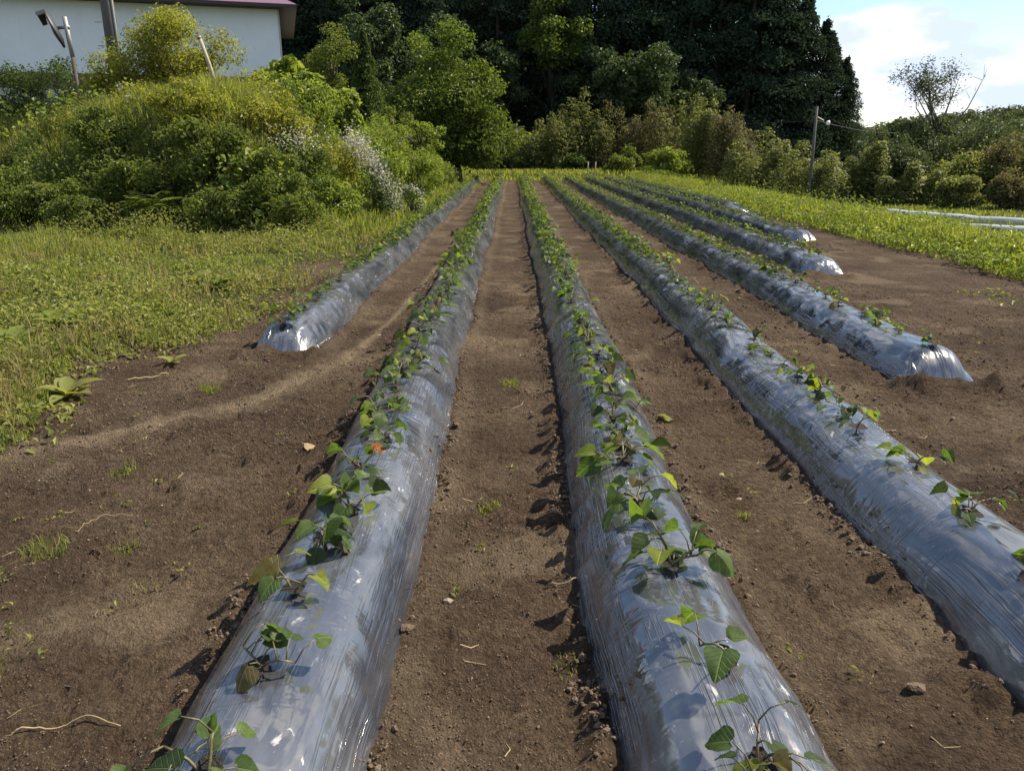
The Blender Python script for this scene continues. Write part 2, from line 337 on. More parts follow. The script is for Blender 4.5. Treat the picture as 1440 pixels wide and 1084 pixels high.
# ------------------------------------------------------------------ field layout
#            x centre, near end, far end, half width, height
ROWS = {
 'L': (-1.77, 5.62, 41.0, 0.27, 0.25),
 'A': (-0.62, 0.25, 41.0, 0.275, 0.25),
 'B': (0.53, 0.25, 41.0, 0.275, 0.25),
 'C': (1.69, 0.25, 41.0, 0.285, 0.25),
 'D': (2.83, 4.78, 41.0, 0.28, 0.25),
 'E': (3.86, 9.35, 41.0, 0.28, 0.25),
 'F': (4.84, 12.7, 41.0, 0.28, 0.24),
 'G': (5.72, 20.3, 40.0, 0.27, 0.23),
}
def row_cx(k, y):
    s = ord(k)
    return ROWS[k][0] + 0.07 * (vn(np.asarray(y) * 0.35, s, s) - 0.5) + 0.03 * (vn(np.asarray(y) * 1.3, s, s + 3) - 0.5)
def row_w(k, y):
    s = ord(k); return ROWS[k][3] * (1 + 0.10 * (vn(np.asarray(y) * 0.9, 3.3, s + 7) - 0.5) + 0.06 * (vn(np.asarray(y) * 3.1, 1.3, s + 8) - 0.5))
def row_h(k, y):
    s = ord(k); y = np.asarray(y, float)
    h = ROWS[k][4] * (1 + 0.12 * (vn(y * 0.8, 7.7, s + 11) - 0.5))
    return h * sst(-0.05, 0.26, y - ROWS[k][1]) ** 0.55 * sst(0.0, 0.5, ROWS[k][2] - y)
def row_z(k, x, y):
    s = np.clip(np.abs((np.asarray(x) - row_cx(k, y)) / row_w(k, y)), 0, 1)
    return row_h(k, y) * (1 - s ** 2.9)

# ------------------------------------------------------------------ ground sheet
BX = lambda y: -3.15 + 0.9 * sst(20, 40, y) - 0.25 * (vn(np.asarray(y) * 0.5, 0, 5) - 0.5)
def bank_h(x, y):
    x = np.asarray(x, float); y = np.asarray(y, float)
    d1 = BX(y) - x
    yf = 13.2 + 0.28 * np.maximum(0, -x - 4) + 0.8 * (vn(x * 0.6, 1, 6) - 0.5)
    d2 = y - yf
    k = 0.8
    d = -np.log(np.exp(-np.clip(d1, -8, 30) / k) + np.exp(-np.clip(d2, -8, 30) / k)) * k
    wide = 2.3 + 2.2 * sst(-7.5, -11, x)
    H = 1.9 * sst(-0.2, wide, d)
    H = H + 0.62 * np.exp(-((x + 6.3) / 2.6) ** 2 - ((y - 17.6) / 2.6) ** 2)     # mound at the corner
    H = H + 0.7 * sst(22, 27, y) * sst(-3.5, -8, x)
    H = H * (1 - 0.55 * sst(28, 44, y) * sst(-12, -4, x))
    return H
def verge_h(x, y):
    x = np.asarray(x, float); y = np.asarray(y, float)
    e = x - (6.25 + 0.25 * (vn(y * 0.6, 2, 9) - 0.5) * 2)
    h = 0.17 * sst(0, 0.8, e) * (1 - 0.97 * sst(1.1, 2.4, e))
    h = np.maximum(h, 0.30 * sst(42.2, 43.4, y) * (1 - sst(46, 49, y)))
    return h
_fr = np.random.default_rng(3)
FOOT = [(1.11 + _fr.uniform(-.10, .10) + (0.09 if j % 2 else -0.09), 1.7 + j * 0.36 + _fr.uniform(-.06, .06), _fr.uniform(-.25, .25)) for j in range(14)]
FOOT += [(-1.25 - 0.05 * j + (0.1 if j % 2 else -0.1), 1.5 + j * 0.42, _fr.uniform(.2, .6)) for j in range(6)]
FOOT += [(2.26 + (0.1 if j % 2 else -0.1), 2.9 + j * 0.45, _fr.uniform(-.3, .2)) for j in range(7)]
def ground_z(x, y, fine=True):
    x = np.asarray(x, float); y = np.asarray(y, float)
    z = bank_h(x, y) + verge_h(x, y)
    z = z + 0.14 * sst(-2.6, -3.4, x) * fbm(x * 0.9, y * 0.9, 21, 3) * sst(3, 6, y)
    z = z - 0.3 * sst(8.0, 10.5, x) * sst(6, 12, y)
    z = z + 16 * sst(52, 115, y) * sst(34, 16, x)                           # wooded hill
    if fine:
        f = sst(7.5, 6.0, x) 
        z = z + f * (0.05 * (fbm(x * 1.6, y * 1.6, 1, 3) - 0.5) + 0.06 * (fbm(x * 5, y * 5, 2, 3, 0.6) - 0.5) * (0.5 + sst(-0.9, -1.6, x) * 0.6))
        near = sst(14, 5, y)
        rough = sst(0.40, 0.62, fbm(x * 1.3 + 5, y * 1.3, 8, 2))
        lumps = np.abs(2 * fbm(x * 9, y * 9, 12, 2) - 1)
        z = z + f * near * 0.045 * rough * (0.35 - lumps)
        cl = fbm(x * 17, y * 17, 3, 3, 0.7)
        z = z + f * near * (0.05 * (cl - 0.5) * (0.35 + 1.3 * vn(x * 2.2, y * 2.2, 4)))
        for fx, fy, fa in FOOT:
            ca, sa = math.cos(fa), math.sin(fa); u = (x - fx) * ca + (y - fy) * sa; v = -(x - fx) * sa + (y - fy) * ca
            q_ = (u / 0.05) ** 2 + (v / 0.14) ** 2
            z = z + np.where(q_ < 9, -0.022 * np.exp(-q_ ** 2 * 0.6) + 0.010 * np.exp(-((np.sqrt(q_) - 1.35) / 0.3) ** 2), 0)
        # soil thrown against the film edges, and wheel / foot hollows between
        for k in ROWS:
            cx, y0, y1, w, h = ROWS[k]
            e = np.abs(x - row_cx(k, y)) - row_w(k, y)
            on = sst(-0.3, 0.1, y - y0) * sst(0.3, -0.1, y - y1)
            z = z + on * 0.042 * np.exp(-((e - 0.02) / 0.05) ** 2) * (0.1 + 1.2 * fbm(x * 12, y * 12, 31, 2))
            if y0 > 1: z = z + 0.10 * np.exp(-((y - y0 + 0.02) / 0.09) ** 2) * sst(0.12, -0.02, e) * (0.2 + vn(x * 8, y * 8, 32))
    return z

def axis(stops):
    out = [stops[0][0]]
    for (a, da), (b, db) in zip(stops[:-1], stops[1:]):
        n = max(2, int(round((b - a) / ((da + db) / 2 if da * db == 0 else (db - da) / math.log(db / da) if abs(db - da) > 1e-9 else da))))
        u = np.arange(1, n + 1) / n
        s = u if abs(db - da) < 1e-9 else (np.power(db / da, u) - 1) / (db / da - 1)
        out += list(a + (b - a) * s)
    return np.array(out)
gx = axis([(-1500, 200), (-90, 8), (-22, 0.9), (-9, 0.16), (-3.2, 0.03), (3.4, 0.03), (8, 0.09), (14, 0.45), (45, 2.5), (160, 12), (1500, 200)])
gy = axis([(-300, 60), (-8, 2), (0.8, 0.02), (3.5, 0.02), (9, 0.045), (20, 0.12), (45, 0.4), (60, 1.2), (130, 6), (400, 40), (2500, 300)])
X, Y = np.meshgrid(gx, gy)
Z = ground_z(X, Y)
nx, ny = len(gx), len(gy)
V = np.stack([X, Y, Z], -1).reshape(-1, 3)
i = np.arange(ny - 1)[:, None] * nx + np.arange(nx - 1)[None, :]
Fq = np.stack([i, i + 1, i + nx + 1, i + nx], -1).reshape(-1, 4)
me = mesh_np('ground', V, Fq, M['ground'], True)
def edge_left(y):
    return -3.2 + 0.45 * sst(4.6, 7.5, y) + 0.5 * sst(11, 16, y) + 0.9 * (fbm(np.asarray(y) * 0.8, 4.0, 41, 3) - 0.5)
def cover_at(x, y):
    c = sst(0.85, -1.0, x - edge_left(y))
    c = np.maximum(c, sst(-0.25, 0.25, x - 6.2 - 0.5 * (vn(y * 0.7, 9, 14) - 0.5)))
    c = np.maximum(c, sst(41.0, 42.2, y))
    c = np.maximum(c, 0.35 * sst(8, 20, y) * (1 - sst(0.2, 0.5, np.abs(((x + 0.62) / 1.15) % 1.0 - 0.5) * -1 + 0.5)) * 0)
    c = np.maximum(c, 0.55 * sst(0.56, 0.72, fbm(x * 1.4, y * 0.9, 51, 4)) * sst(3.6, 5.5, x) * sst(5, 9, y))
    return c
cov = cover_at(X, Y)
pts = np.array([(-0.80, 30), (-0.90, 16), (-0.95, 12.4), (-1.1, 7.3), (-1.26, 5.5), (-1.62, 4.5), (-2.07, 4.05), (-2.6, 3.6), (-3.4, 3.2)])
dmin = np.full(X.shape, 99.0)
for (a, b) in zip(pts[:-1], pts[1:]):
    ab = b - a; tt = np.clip(((X - a[0]) * ab[0] + (Y - a[1]) * ab[1]) / (ab @ ab), 0, 1)
    dmin = np.minimum(dmin, np.hypot(X - a[0] - tt * ab[0], Y - a[1] - tt * ab[1]))
wtr = 0.028 + 0.09 * sst(7, 4.3, Y)
dry = np.exp(-(dmin / wtr) ** 2) * np.clip(0.1 + 1.2 * fbm(X * 9, Y * 6, 61, 4), 0, 0.85)
for k in ROWS:                                              # drier crumbs next to the film
    cx, y0, y1, w, h = ROWS[k]
    e = X - row_cx(k, Y) - row_w(k, Y)
    dry = np.maximum(dry, 0.45 * np.exp(-((e - 0.05) / 0.05) ** 2) * fbm(X * 5, Y * 5, 62, 3) * (Y > y0))
dry = np.maximum(dry, 0.4 * sst(0.60, 0.78, fbm(X * 2.3, Y * 2.3, 63, 4)))
for nm, arr in (('cover', cov), ('dry', dry)):
    at = me.attributes.new(nm, 'FLOAT', 'POINT'); at.data.foreach_set('value', arr.astype(np.float32).ravel())
tag(add('ground', me), 'brown tilled field soil running into grassy banks', None, None, 'structure')

# lane in front of the house
mb = MB()
lx = np.linspace(-30, -9.9, 30)
for a, b in zip(lx[:-1], lx[1:]):
    za, zb_ = [], []
lv = []
for x in lx:
    for yy in (19.6, 21.6):
        lv.append((x, yy + 0.06 * (x + 10), float(ground_z(x, yy + 0.06 * (x + 10), False)) + 0.06))
q = [(2*j, 2*j+2, 2*j+3, 2*j+1) for j in range(len(lx) - 1)]
mb.put(lv, q); tag(mb.obj('lane', M['asphalt']), 'grey lane in front of the white house', None, None, 'structure')

# pale plastic-covered beds on the lower terrace to the right
M['pale_film'] = plain('pale_plastic', (0.40, 0.42, 0.45), 0.3, var=0.15, scale=3, bump=0.2, bscale=14)
for pl, wd, lab in (([(11.6, 24.2), (12.2, 22.7), (13.4, 20.4), (16.5, 19.4), (21, 18.2)], .17, 'long pale plastic bed on the terrace beyond the verge'), ([(9.9, 20.9), (10.4, 20.0), (11.4, 19.0), (14, 18.0), (16.5, 17.2)], .11, 'nearer narrow plastic bed just beyond the verge')):
    P = np.array(pl); t0 = np.linspace(0, 1, len(P)); t1 = np.linspace(0, 1, 40); C = np.stack([np.interp(t1, t0, P[:, a_]) for a_ in (0, 1)], -1)
    for _ in range(4): C[1:-1] = (C[:-2] + 2 * C[1:-1] + C[2:]) / 4
    tg = np.gradient(C, axis=0); tg /= np.linalg.norm(tg, axis=1)[:, None]; nr = np.stack([-tg[:, 1], tg[:, 0]], -1)
    sv_ = np.linspace(-1, 1, 9); wob = 1 + 0.3 * (vn(np.arange(40) * .7, 3.1, 4) - .5)
    XY = C[:, None, :] + nr[:, None, :] * sv_[None, :, None] * (wd * wob)[:, None, None]
    ZZ = ground_z(XY[..., 0], XY[..., 1], False) - .02 + 0.10 * (1 - np.abs(sv_)[None, :] ** 2.4) * (0.8 + .4 * vn(XY[..., 0] * 2, XY[..., 1] * 2, 8))
    i = np.arange(39)[:, None] * 9 + np.arange(8)[None, :]
    tag(add('plastic_bed', mesh_np('plastic_bed', np.dstack([XY, ZZ]).reshape(-1, 3), np.stack([i, i + 1, i + 10, i + 9], -1).reshape(-1, 4), M['pale_film'], True)), lab, 'plastic bed', 'plastic beds on the lower terrace')

# ------------------------------------------------------------------ ridges
ROW_DESC = {
 'L': 'short mulched ridge at the far left, starting beside the weeds',
 'A': 'mulched ridge just left of the middle path, full length',
 'B': 'mulched ridge just right of the middle path, full length',
 'C': 'mulched ridge running out of the right edge of the picture',
 'D': 'mulched ridge whose rounded near end lies on soil at right',
 'E': 'mulched ridge ending halfway up, third in from the verge',
 'F': 'shorter mulched ridge ending second in from the grass verge',
 'G': 'shortest mulched ridge, right beside the green grass verge',
}
ridge_root = {}
for k, (cx, y0, y1, w, h) in ROWS.items():
    root = empty('mulched_ridge', (cx, y0, 0)); ridge_root[k] = root
    tag(root, 'black plastic ' + ROW_DESC[k], 'ridge', 'plastic mulched ridges of the field')
    d0 = 0.02 * max(1.0, (y0 / 2.5))
    ys = axis([(y0 - 0.12, d0), (y0 + 0.6, d0), (min(14, y0 + 8), 0.05 * max(1, y0 / 5)), (y1 + 0.1, 0.30)])
    nu = 57 if k in 'ABC' else 41
    s = np.linspace(-1.0, 1.0, nu); s = 1.06 * np.sign(s) * (1 - (1 - np.abs(s)) ** 1.35)
    S, YY = np.meshgrid(s, ys)
    W = row_w(k, YY); Hh = row_h(k, YY); CX = row_cx(k, YY)
    # the near end fans out and is gathered
    endf = sst(0.5, -0.05, YY - y0)
    XX = CX + S * W * (1 - 0.10 * endf)
    ZZ = Hh * (1 - np.minimum(np.abs(S), 1.0) ** 2.9) - 0.03 * sst(0.9, 1.06, np.abs(S)) - 0.02
    sd = ord(k)
    # soft lumps of the soil beneath, slanted folds, sag between plants
    lump = 0.030 * (fbm(XX * 4.5, YY * 3.0, sd, 3, 0.45) - 0.5)
    fold = 0.010 * (1 - np.abs(2 * vn(YY * 6.5 + np.abs(S) * 1.6 * np.sign(S), S * 1.2, sd + 1) - 1)) ** 3 * (0.3 + vn(YY * 0.9, S * 2, sd + 2))
    pull = 0.0035 * (vn(S * 26, YY * 1.5, sd + 4) - 0.5) * sst(9, 4, YY)
    gath = endf * 0.035 * (vn(S * 6, YY * 2, sd + 5) - 0.5) * sst(-0.12, 0.1, YY - y0)
    body = sst(0.0, 0.35, 1.06 - np.abs(S))
    ZZ = ZZ + (lump + fold + pull) * body * sst(-0.05, 0.3, YY - y0) + gath
    XX = XX + np.sign(S) * sst(0.55, 1, np.abs(S)) * (0.022 * (fbm(YY * 4, S * 0 + 2, sd + 6, 3) - 0.5) + 0.8 * fold)
    n_y = len(ys)
    V = np.stack([XX - cx, YY - y0, ZZ], -1).reshape(-1, 3)
    i = np.arange(n_y - 1)[:, None] * nu + np.arange(nu - 1)[None, :]
    F = np.stack([i, i + 1, i + nu + 1, i + nu], -1).reshape(-1, 4)
    me = mesh_np('plastic_film', V, F, M['film'], True)
    uvl = me.uv_layers.new(name='strip')
    uvv = np.stack([np.sign(S) * (np.abs(S) * 0.28 + 0.22 * np.abs(S) ** 4) + sd * 3.1, YY + sd * 1.7], -1).reshape(-1, 2)
    uvl.data.foreach_set('uv', uvv[F.ravel()].astype(np.float32).ravel())
    add('plastic_film', me, root)

# ------------------------------------------------------------------ seedlings
def heart(seed, cup=0.25, droop=0.35, fold=0.0, ripple=0.04):
    r = np.random.default_rng(seed)
    E = np.array([(0.0, 0.10), (0.16, -0.03), (0.34, 0.0), (0.46, 0.16), (0.47, 0.34), (0.38, 0.55), (0.24, 0.76), (0.10, 0.92)])
    mid = np.array([(0, 0.10), (0, 0.12), (0, 0.15), (0, 0.24), (0, 0.38), (0, 0.56), (0, 0.77), (0, 0.93)])
    V = []; 
    for sgn in (-1, 1):
        for (ex, ey), (mx_, my) in zip(E, mid):
            for f in (0.0, 0.5, 1.0):
                x = ex * f * sgn; y = my + (ey - my) * f
                z = cup * abs(x) * (0.6 + abs(x)) - droop * y * y + ripple * f * math.sin(7 * y + r.uniform(0, 6)) + fold * abs(x)
                V.append((x * (1 - 0.35 * fold), y, z))
    V.append((0, 1.0, -droop)); tip = len(V) - 1
    Q, T = [], []
    for sd, off in ((-1, 0), (1, 24)):
        for a in range(7):
            for f in range(2):
                q = (off + a*3 + f, off + a*3 + f + 1, off + (a+1)*3 + f + 1, off + (a+1)*3 + f)
                Q.append(q if sd > 0 else q[::-1])
        for f in range(2):
            tq = (off + 21 + f, off + 21 + f + 1, tip); T.append(tq if sd > 0 else tq[::-1])
    return np.array(V), np.array(Q), np.array(T)
HEARTS = [heart(i, c, d, f, rp) for i, (c, d, f, rp) in enumerate([(0.25, 0.25, 0, .04), (0.10, 0.45, 0.1, .05), (0.45, 0.15, 0.2, .05), (-0.15, 0.6, 0, .06), (0.9, 0.3, 0.6, .06), (-0.5, 0.75, -0.2, .08)])]
LEAFMESH = {}
def leaf_mesh(v, mk):
    if (v, mk) not in LEAFMESH:
        Vv, Q, T = HEARTS[v]
        LEAFMESH[(v, mk)] = mesh_np('leaf', Vv, [Q, T], M[mk], True)
    return LEAFMESH[(v, mk)]

def plan_plant(r, size=1.0, n_vine=None, wilt=0.2, base_len=0.15, floor=None):
    """returns stem polylines and leaves [(variant, mat, origin, ydir, normal, scale)] around the origin"""
    lines, leaves = [], []
    nv = n_vine or r.choice([1, 2, 2, 3])
    az0 = r.uniform(0, 6.28)
    for v in range(nv):
        az = az0 + v * 6.28 / nv + r.uniform(-.6, .6)
        L = base_len * r.uniform(0.7, 1.35) * size
        pit = r.uniform(0.75, 1.35)
        p = np.array([r.uniform(-.012, .012), r.uniform(-.012, .012), -0.01]); pl = [p]
        nseg = 5
        flop = r.uniform(0.05, 0.30) if r.random() > wilt else r.uniform(0.35, 0.6)
        for s in range(nseg):
            d = np.array([math.cos(az) * math.cos(pit), math.sin(az) * math.cos(pit), math.sin(pit)])
            p = p + d * L / nseg
            if floor is not None: p[2] = max(p[2], floor(p[0], p[1]) + 0.008)
            pl.append(p); pit -= flop; az += r.uniform(-.25, .25)
        lines.append((np.array(pl), 0.0042 * size, 0.0026 * size))
        nl = r.integers(3, 7)
        for j in range(nl):
            f = (j + 0.7) / nl
            k = min(nseg, int(f * nseg) + 1); o = pl[k]
            a2 = az + r.uniform(-2.2, 2.2)
            pe = r.uniform(0.035, 0.075) * size
            up = r.uniform(0.1, 1.2)
            q1 = o + np.array([math.cos(a2) * math.cos(up), math.sin(a2) * math.cos(up), math.sin(up)]) * pe * 0.6
            up2 = up - 0.5
            q2 = q1 + np.array([math.cos(a2) * math.cos(up2), math.sin(a2) * math.cos(up2), math.sin(up2)]) * pe * 0.5
            if floor is not None:
                q1[2] = max(q1[2], floor(q1[0], q1[1]) + 0.01); q2[2] = max(q2[2], floor(q2[0], q2[1]) + 0.016)
            lines.append((np.array([o, q1, q2]), 0.0022 * size, 0.0016 * size))
            sc = r.uniform(0.046, 0.09) * size * (0.8 + 0.3 * (1 - f))
            down = r.uniform(-0.25, 0.55)
            yd = np.array([math.cos(a2) * math.cos(down), math.sin(a2) * math.cos(down), -math.sin(down)])
            nrm = np.array([0.35 + r.normal(0, .35), 0.15 + r.normal(0, .35), 0.9])
            w_ = r.random()
            var = int(r.choice([0, 0, 1, 1, 2, 3, 4, 5], p=[.2, .15, .15, .1, .14, .12, .08, .06]))
            mk = 'leaf_green' if w_ < 0.56 else 'leaf_lime' if w_ < 0.69 else 'leaf_dark' if w_ < 0.94 else 'leaf_dry'
            if mk == 'leaf_dry': var = int(r.choice([4, 5]))
            leaves.append((var, mk, q2, yd, nrm, sc))
    return lines, leaves
def frame(o, yd, n, s):
    y = Vector(yd).normalized(); z = Vector(n); x = y.cross(z)
    if x.length < 1e-3: x = Vector((1, 0, 0))
    x.normalize(); z = x.cross(y)
    m = Matrix((( x.x*s, y.x*s, z.x*s, o[0]), (x.y*s, y.y*s, z.y*s, o[1]), (x.z*s, y.z*s, z.z*s, o[2]), (0, 0, 0, 1)))
    return m
ORD = ['first', 'second', 'third', 'fourth', 'fifth', 'sixth', 'seventh', 'eighth', 'ninth', 'tenth', 'eleventh', 'twelfth', 'thirteenth', 'fourteenth', 'fifteenth', 'sixteenth', 'seventeenth', 'eighteenth', 'nineteenth', 'twentieth'] + ['twenty-' + w for w in ['first', 'second', 'third', 'fourth', 'fifth', 'sixth', 'seventh', 'eighth', 'ninth']]
ROW_SHORT = {'L': 'the short far-left ridge', 'A': 'ridge left of middle path', 'B': 'ridge right of middle path', 'C': 'ridge leaving the right edge', 'D': 'round-ended ridge at right', 'E': 'the third ridge from the verge', 'F': 'the second ridge from the verge', 'G': 'the ridge beside the verge'}
START = {'A': [1.31, 1.66, 2.03, 2.33, 2.56, 2.95, 3.30, 3.55, 3.85, 4.12, 4.35], 'B': [1.33, 1.69, 2.17, 2.61, 3.05, 3.32, 3.57, 3.85, 4.12, 4.4],
         'C': [2.13, 2.53, 2.99, 3.42, 3.66, 3.95, 4.26, 4.52, 4.83, 5.2], 'D': [5.05, 5.45, 5.8, 6.1, 6.54], 'L': [5.8, 6.05, 6.4, 6.7, 7.0, 7.4]}
def spots(k):
    y = list(START.get(k, [ROWS[k][1] + 0.45])); r = np.random.default_rng(ord(k) * 3)
    while y[-1] < ROWS[k][2] - 0.6: y.append(y[-1] + r.uniform(0.26, 0.42))
    return y
ALL = []
for k in ROWS:
    for n_, y in enumerate(spots(k)):
        r = np.random.default_rng(int(y * 1000) + ord(k)); ALL.append((y, k, n_, float(row_cx(k, y)) + float(r.uniform(-.035, .035))))
ALL.sort(key=lambda a: math.hypot(a[0], a[3]))
PARTS_DIST = 8.6; N_IND = 300
HILITE = {('A', 5): 'orange'}
holes = {}
n_ind = 0
rest = []
# shared single-mesh seedlings for the middle distance
def merged_plant(seed, low):
    r = np.random.default_rng(seed)
    lines, leaves = plan_plant(r, 1.15, n_vine=3, base_len=0.14, floor=lambda x, y: -1.6 * x * x)
    mb = MB()
    for pl, r0, r1 in lines[:6] if low else lines: mb.tube(pl, np.linspace(r0, r1, len(pl)), 3, False)
    for var, mk, o, yd, nrm, sc in leaves:
        m = np.array(frame(o, yd, nrm, sc * 1.15)); 
        if low:
            Vv = np.array([(0, 0.05, 0), (0.45, 0.25, 0.1), (0, 1, -0.2), (-0.45, 0.25, 0.1)]); Q = [(0, 1, 2, 3)]; T = []
        else: Vv, Q, T = HEARTS[var]
        mb.put(Vv @ m[:3, :3].T + m[:3, 3], Q, T)
    return mb
MERGED = [merged_plant(900 + s, False).mesh('sweet_potato_seedling', M['leaf_far']) for s in range(8)]
LOWP = [merged_plant(950 + s, True) for s in range(6)]
for y, k, n_, x in ALL:
    d = math.hypot(x, y)
    z = float(row_z(k, x, y)) - 0.012
    r = np.random.default_rng(int(y * 977) + ord(k) * 7)
    if d < PARTS_DIST:
        root = empty('sweet_potato_seedling', (x, y, z)); n_ind += 1
        big = {'A': 0.95, 'B': 0.95, 'C': 0.85, 'L': 0.9, 'D': 0.78}.get(k, 0.7)
        nv = None
        if k == 'B' and n_ == 1: nv = 1
        if d < 3.2 and k in 'ABC': big *= 1.2
        lines, leaves = plan_plant(r, big * r.uniform(0.85, 1.2), n_vine=nv if nv else int(r.choice([2, 2, 3] if k in 'AB' else [1, 2, 2])), base_len=0.085 if d < 3.2 else 0.115,
                                   floor=lambda px, py, x=x, y=y, k=k, z=z: float(row_z(k, x + px, y + py)) - z)
        if (k, n_) in HILITE:
            leaves[0] = (2, 'leaf_orange', *leaves[0][2:])
        mb = MB()
        for pl, r0, r1 in lines: mb.tube(pl, np.linspace(r0, r1, len(pl)), 5)
        mb.obj('stem', M['stem'], root, True)
        for var, mk, o, yd, nrm, sc in leaves:
            lo = add('leaf', leaf_mesh(var, mk), root); lo.matrix_basis = frame(o, yd, nrm, sc)
        nd = sum(1 for l in leaves if l[1] == 'leaf_dry'); nl = sum(1 for l in leaves if l[1] == 'leaf_lime')
        look = 'orange-leaved' if (k, n_) in HILITE else 'yellow-green' if nl > len(leaves) * 0.3 else 'partly withered' if nd > 1 else 'green'
        tag(root, '%s seedling, %s from the near end of %s' % (look, ORD[n_], ROW_SHORT[k]), 'seedling', 'sweet potato seedlings on the ridges')
        # hole cut in the film
        holes.setdefault(k, []).append((x, y))
    elif n_ind < N_IND:
        n_ind += 1
        o = add('sweet_potato_seedling', MERGED[int(r.integers(0, 8))])
        o.location = (x, y, z + 0.004); o.rotation_euler = (0, 0, r.uniform(0, 6.28)); s_ = r.uniform(0.8, 1.15) * {'A': 0.84, 'B': 0.84, 'C': 0.74, 'L': 0.8}.get(k, 0.58); o.scale = (s_, s_, s_)
        tag(o, 'small leafy seedling farther up %s, crowded among its neighbours' % ROW_SHORT[k], 'seedling', 'farther seedlings on ' + ROW_SHORT[k])
    else: rest.append((x, y, z, r))
mb = MB()
for x, y, z, r in rest:
    src = LOWP[int(r.integers(0, 6))]; a = r.uniform(0, 6.28); c, s_ = math.cos(a), math.sin(a); sc = r.uniform(0.85, 1.2) * (0.62 if x > 2.2 else 0.75 if x > 1.2 or x < -1.2 else 0.95)
    Vv = np.concatenate(src.v) * sc; Vv = np.stack([Vv[:, 0]*c - Vv[:, 1]*s_ + x, Vv[:, 0]*s_ + Vv[:, 1]*c + y, Vv[:, 2] + z], -1)
    mb.put(Vv, np.concatenate(src.q))
tag(mb.obj('distant_seedlings', M['leaf_far']), 'mass of small distant seedlings toward the far end of the rows', 'seedlings', None, 'stuff')
for k, hs in holes.items():
    rr = ridge_root[k]; cx, y0 = ROWS[k][0], ROWS[k][1]
    for x, y in hs:
        r = np.random.default_rng(int(y * 500)); mb = MB(); n = 11
        th = np.linspace(0, 2*np.pi, n, endpoint=False); Vv = []
        for ring, rad in enumerate((0.0, 0.5, 1.0)):
            for t_a in th if ring else [0]:
                rd = 0.040 * rad * (1 + (r.uniform(-.35, .35) if ring == 2 else 0))
                px, py = x + rd * math.cos(t_a) * 0.85, y + rd * math.sin(t_a) * 1.1
                zz = float(row_z(k, px, py)) + (0.002 if ring < 2 else 0.003) + r.uniform(-.0015, .002)
                Vv.append((px - cx, py - y0, zz + 0.001))
        T = [(0, 1 + j, 1 + (j+1) % n) for j in range(n)]
        Q = [(1 + j, 1 + n + j, 1 + n + (j+1) % n, 1 + (j+1) % n) for j in range(n)]
        mb.put(Vv, Q, T); mb.obj('planting_hole', M['hole'], rr)

# ------------------------------------------------------------------ soil crumbs, stones, litter
def ico():
    p = (1 + 5 ** .5) / 2
    v = np.array([(-1,p,0),(1,p,0),(-1,-p,0),(1,-p,0),(0,-1,p),(0,1,p),(0,-1,-p),(0,1,-p),(p,0,-1),(p,0,1),(-p,0,-1),(-p,0,1)], float)
    v /= np.linalg.norm(v[0])
    f = np.array([(0,11,5),(0,5,1),(0,1,7),(0,7,10),(0,10,11),(1,5,9),(5,11,4),(11,10,2),(10,7,6),(7,1,8),(3,9,4),(3,4,2),(3,2,6),(3,6,8),(3,8,9),(4,9,5),(2,4,11),(6,2,10),(8,6,7),(9,8,1)])
    return v, f
IV, IF = ico()
def scatter_clods(n, xr, yr, smin, smax, seed, clump=True):
    r = np.random.default_rng(seed)
    y = yr[0] * (yr[1] / yr[0]) ** r.random(n)
    x = r.uniform(-1, 1, n) * np.minimum(0.75 * y + 0.35, 8) 
    keep = (x > xr[0]) & (x < xr[1])
    for k in ROWS:
        e = np.abs(x - row_cx(k, y)) - row_w(k, y); keep &= ~((e < 0.0) & (y > ROWS[k][1] - 0.1))
    if clump: keep &= r.random(n) < (0.10 + 1.1 * sst(0.42, 0.62, fbm(x * 2.6, y * 2.6, 77, 3)))
    x, y = x[keep], y[keep]; n = len(x)
    s = smin * (smax / smin) ** (r.random(n) ** 1.8) * np.clip(y / 3.0, 0.7, 2.2)
    z = ground_z(x, y)
    base = IV[None] * (1 + r.uniform(-.28, .28, (n, 12, 1))) * s[:, None, None] * r.uniform(0.6, 1.2, (n, 1, 3)) * np.array([1.1, 1.1, 0.75])
    V = base + np.stack([x, y, z + s * 0.25], -1)[:, None, :]
    F = (IF[None] + (np.arange(n) * 12)[:, None, None]).reshape(-1, 3)
    return V.reshape(-1, 3), F
V, F = scatter_clods(90000, (-3.2, 6.2), (1.1, 9.0), 0.0014, 0.0058, 5)
tag(add('soil_crumbs', mesh_np('soil_crumbs', V, F, M['clod'], True)), 'loose crumbs and clods of dry brown soil', 'soil', None, 'stuff')
V, F = scatter_clods(240, (-3, 5.5), (1.2, 8.0), 0.002, 0.008, 6, False)
tag(add('gravel', mesh_np('gravel', V, F, M['stone'])), 'small pale stones and bits scattered on the soil', 'gravel', None, 'stuff')
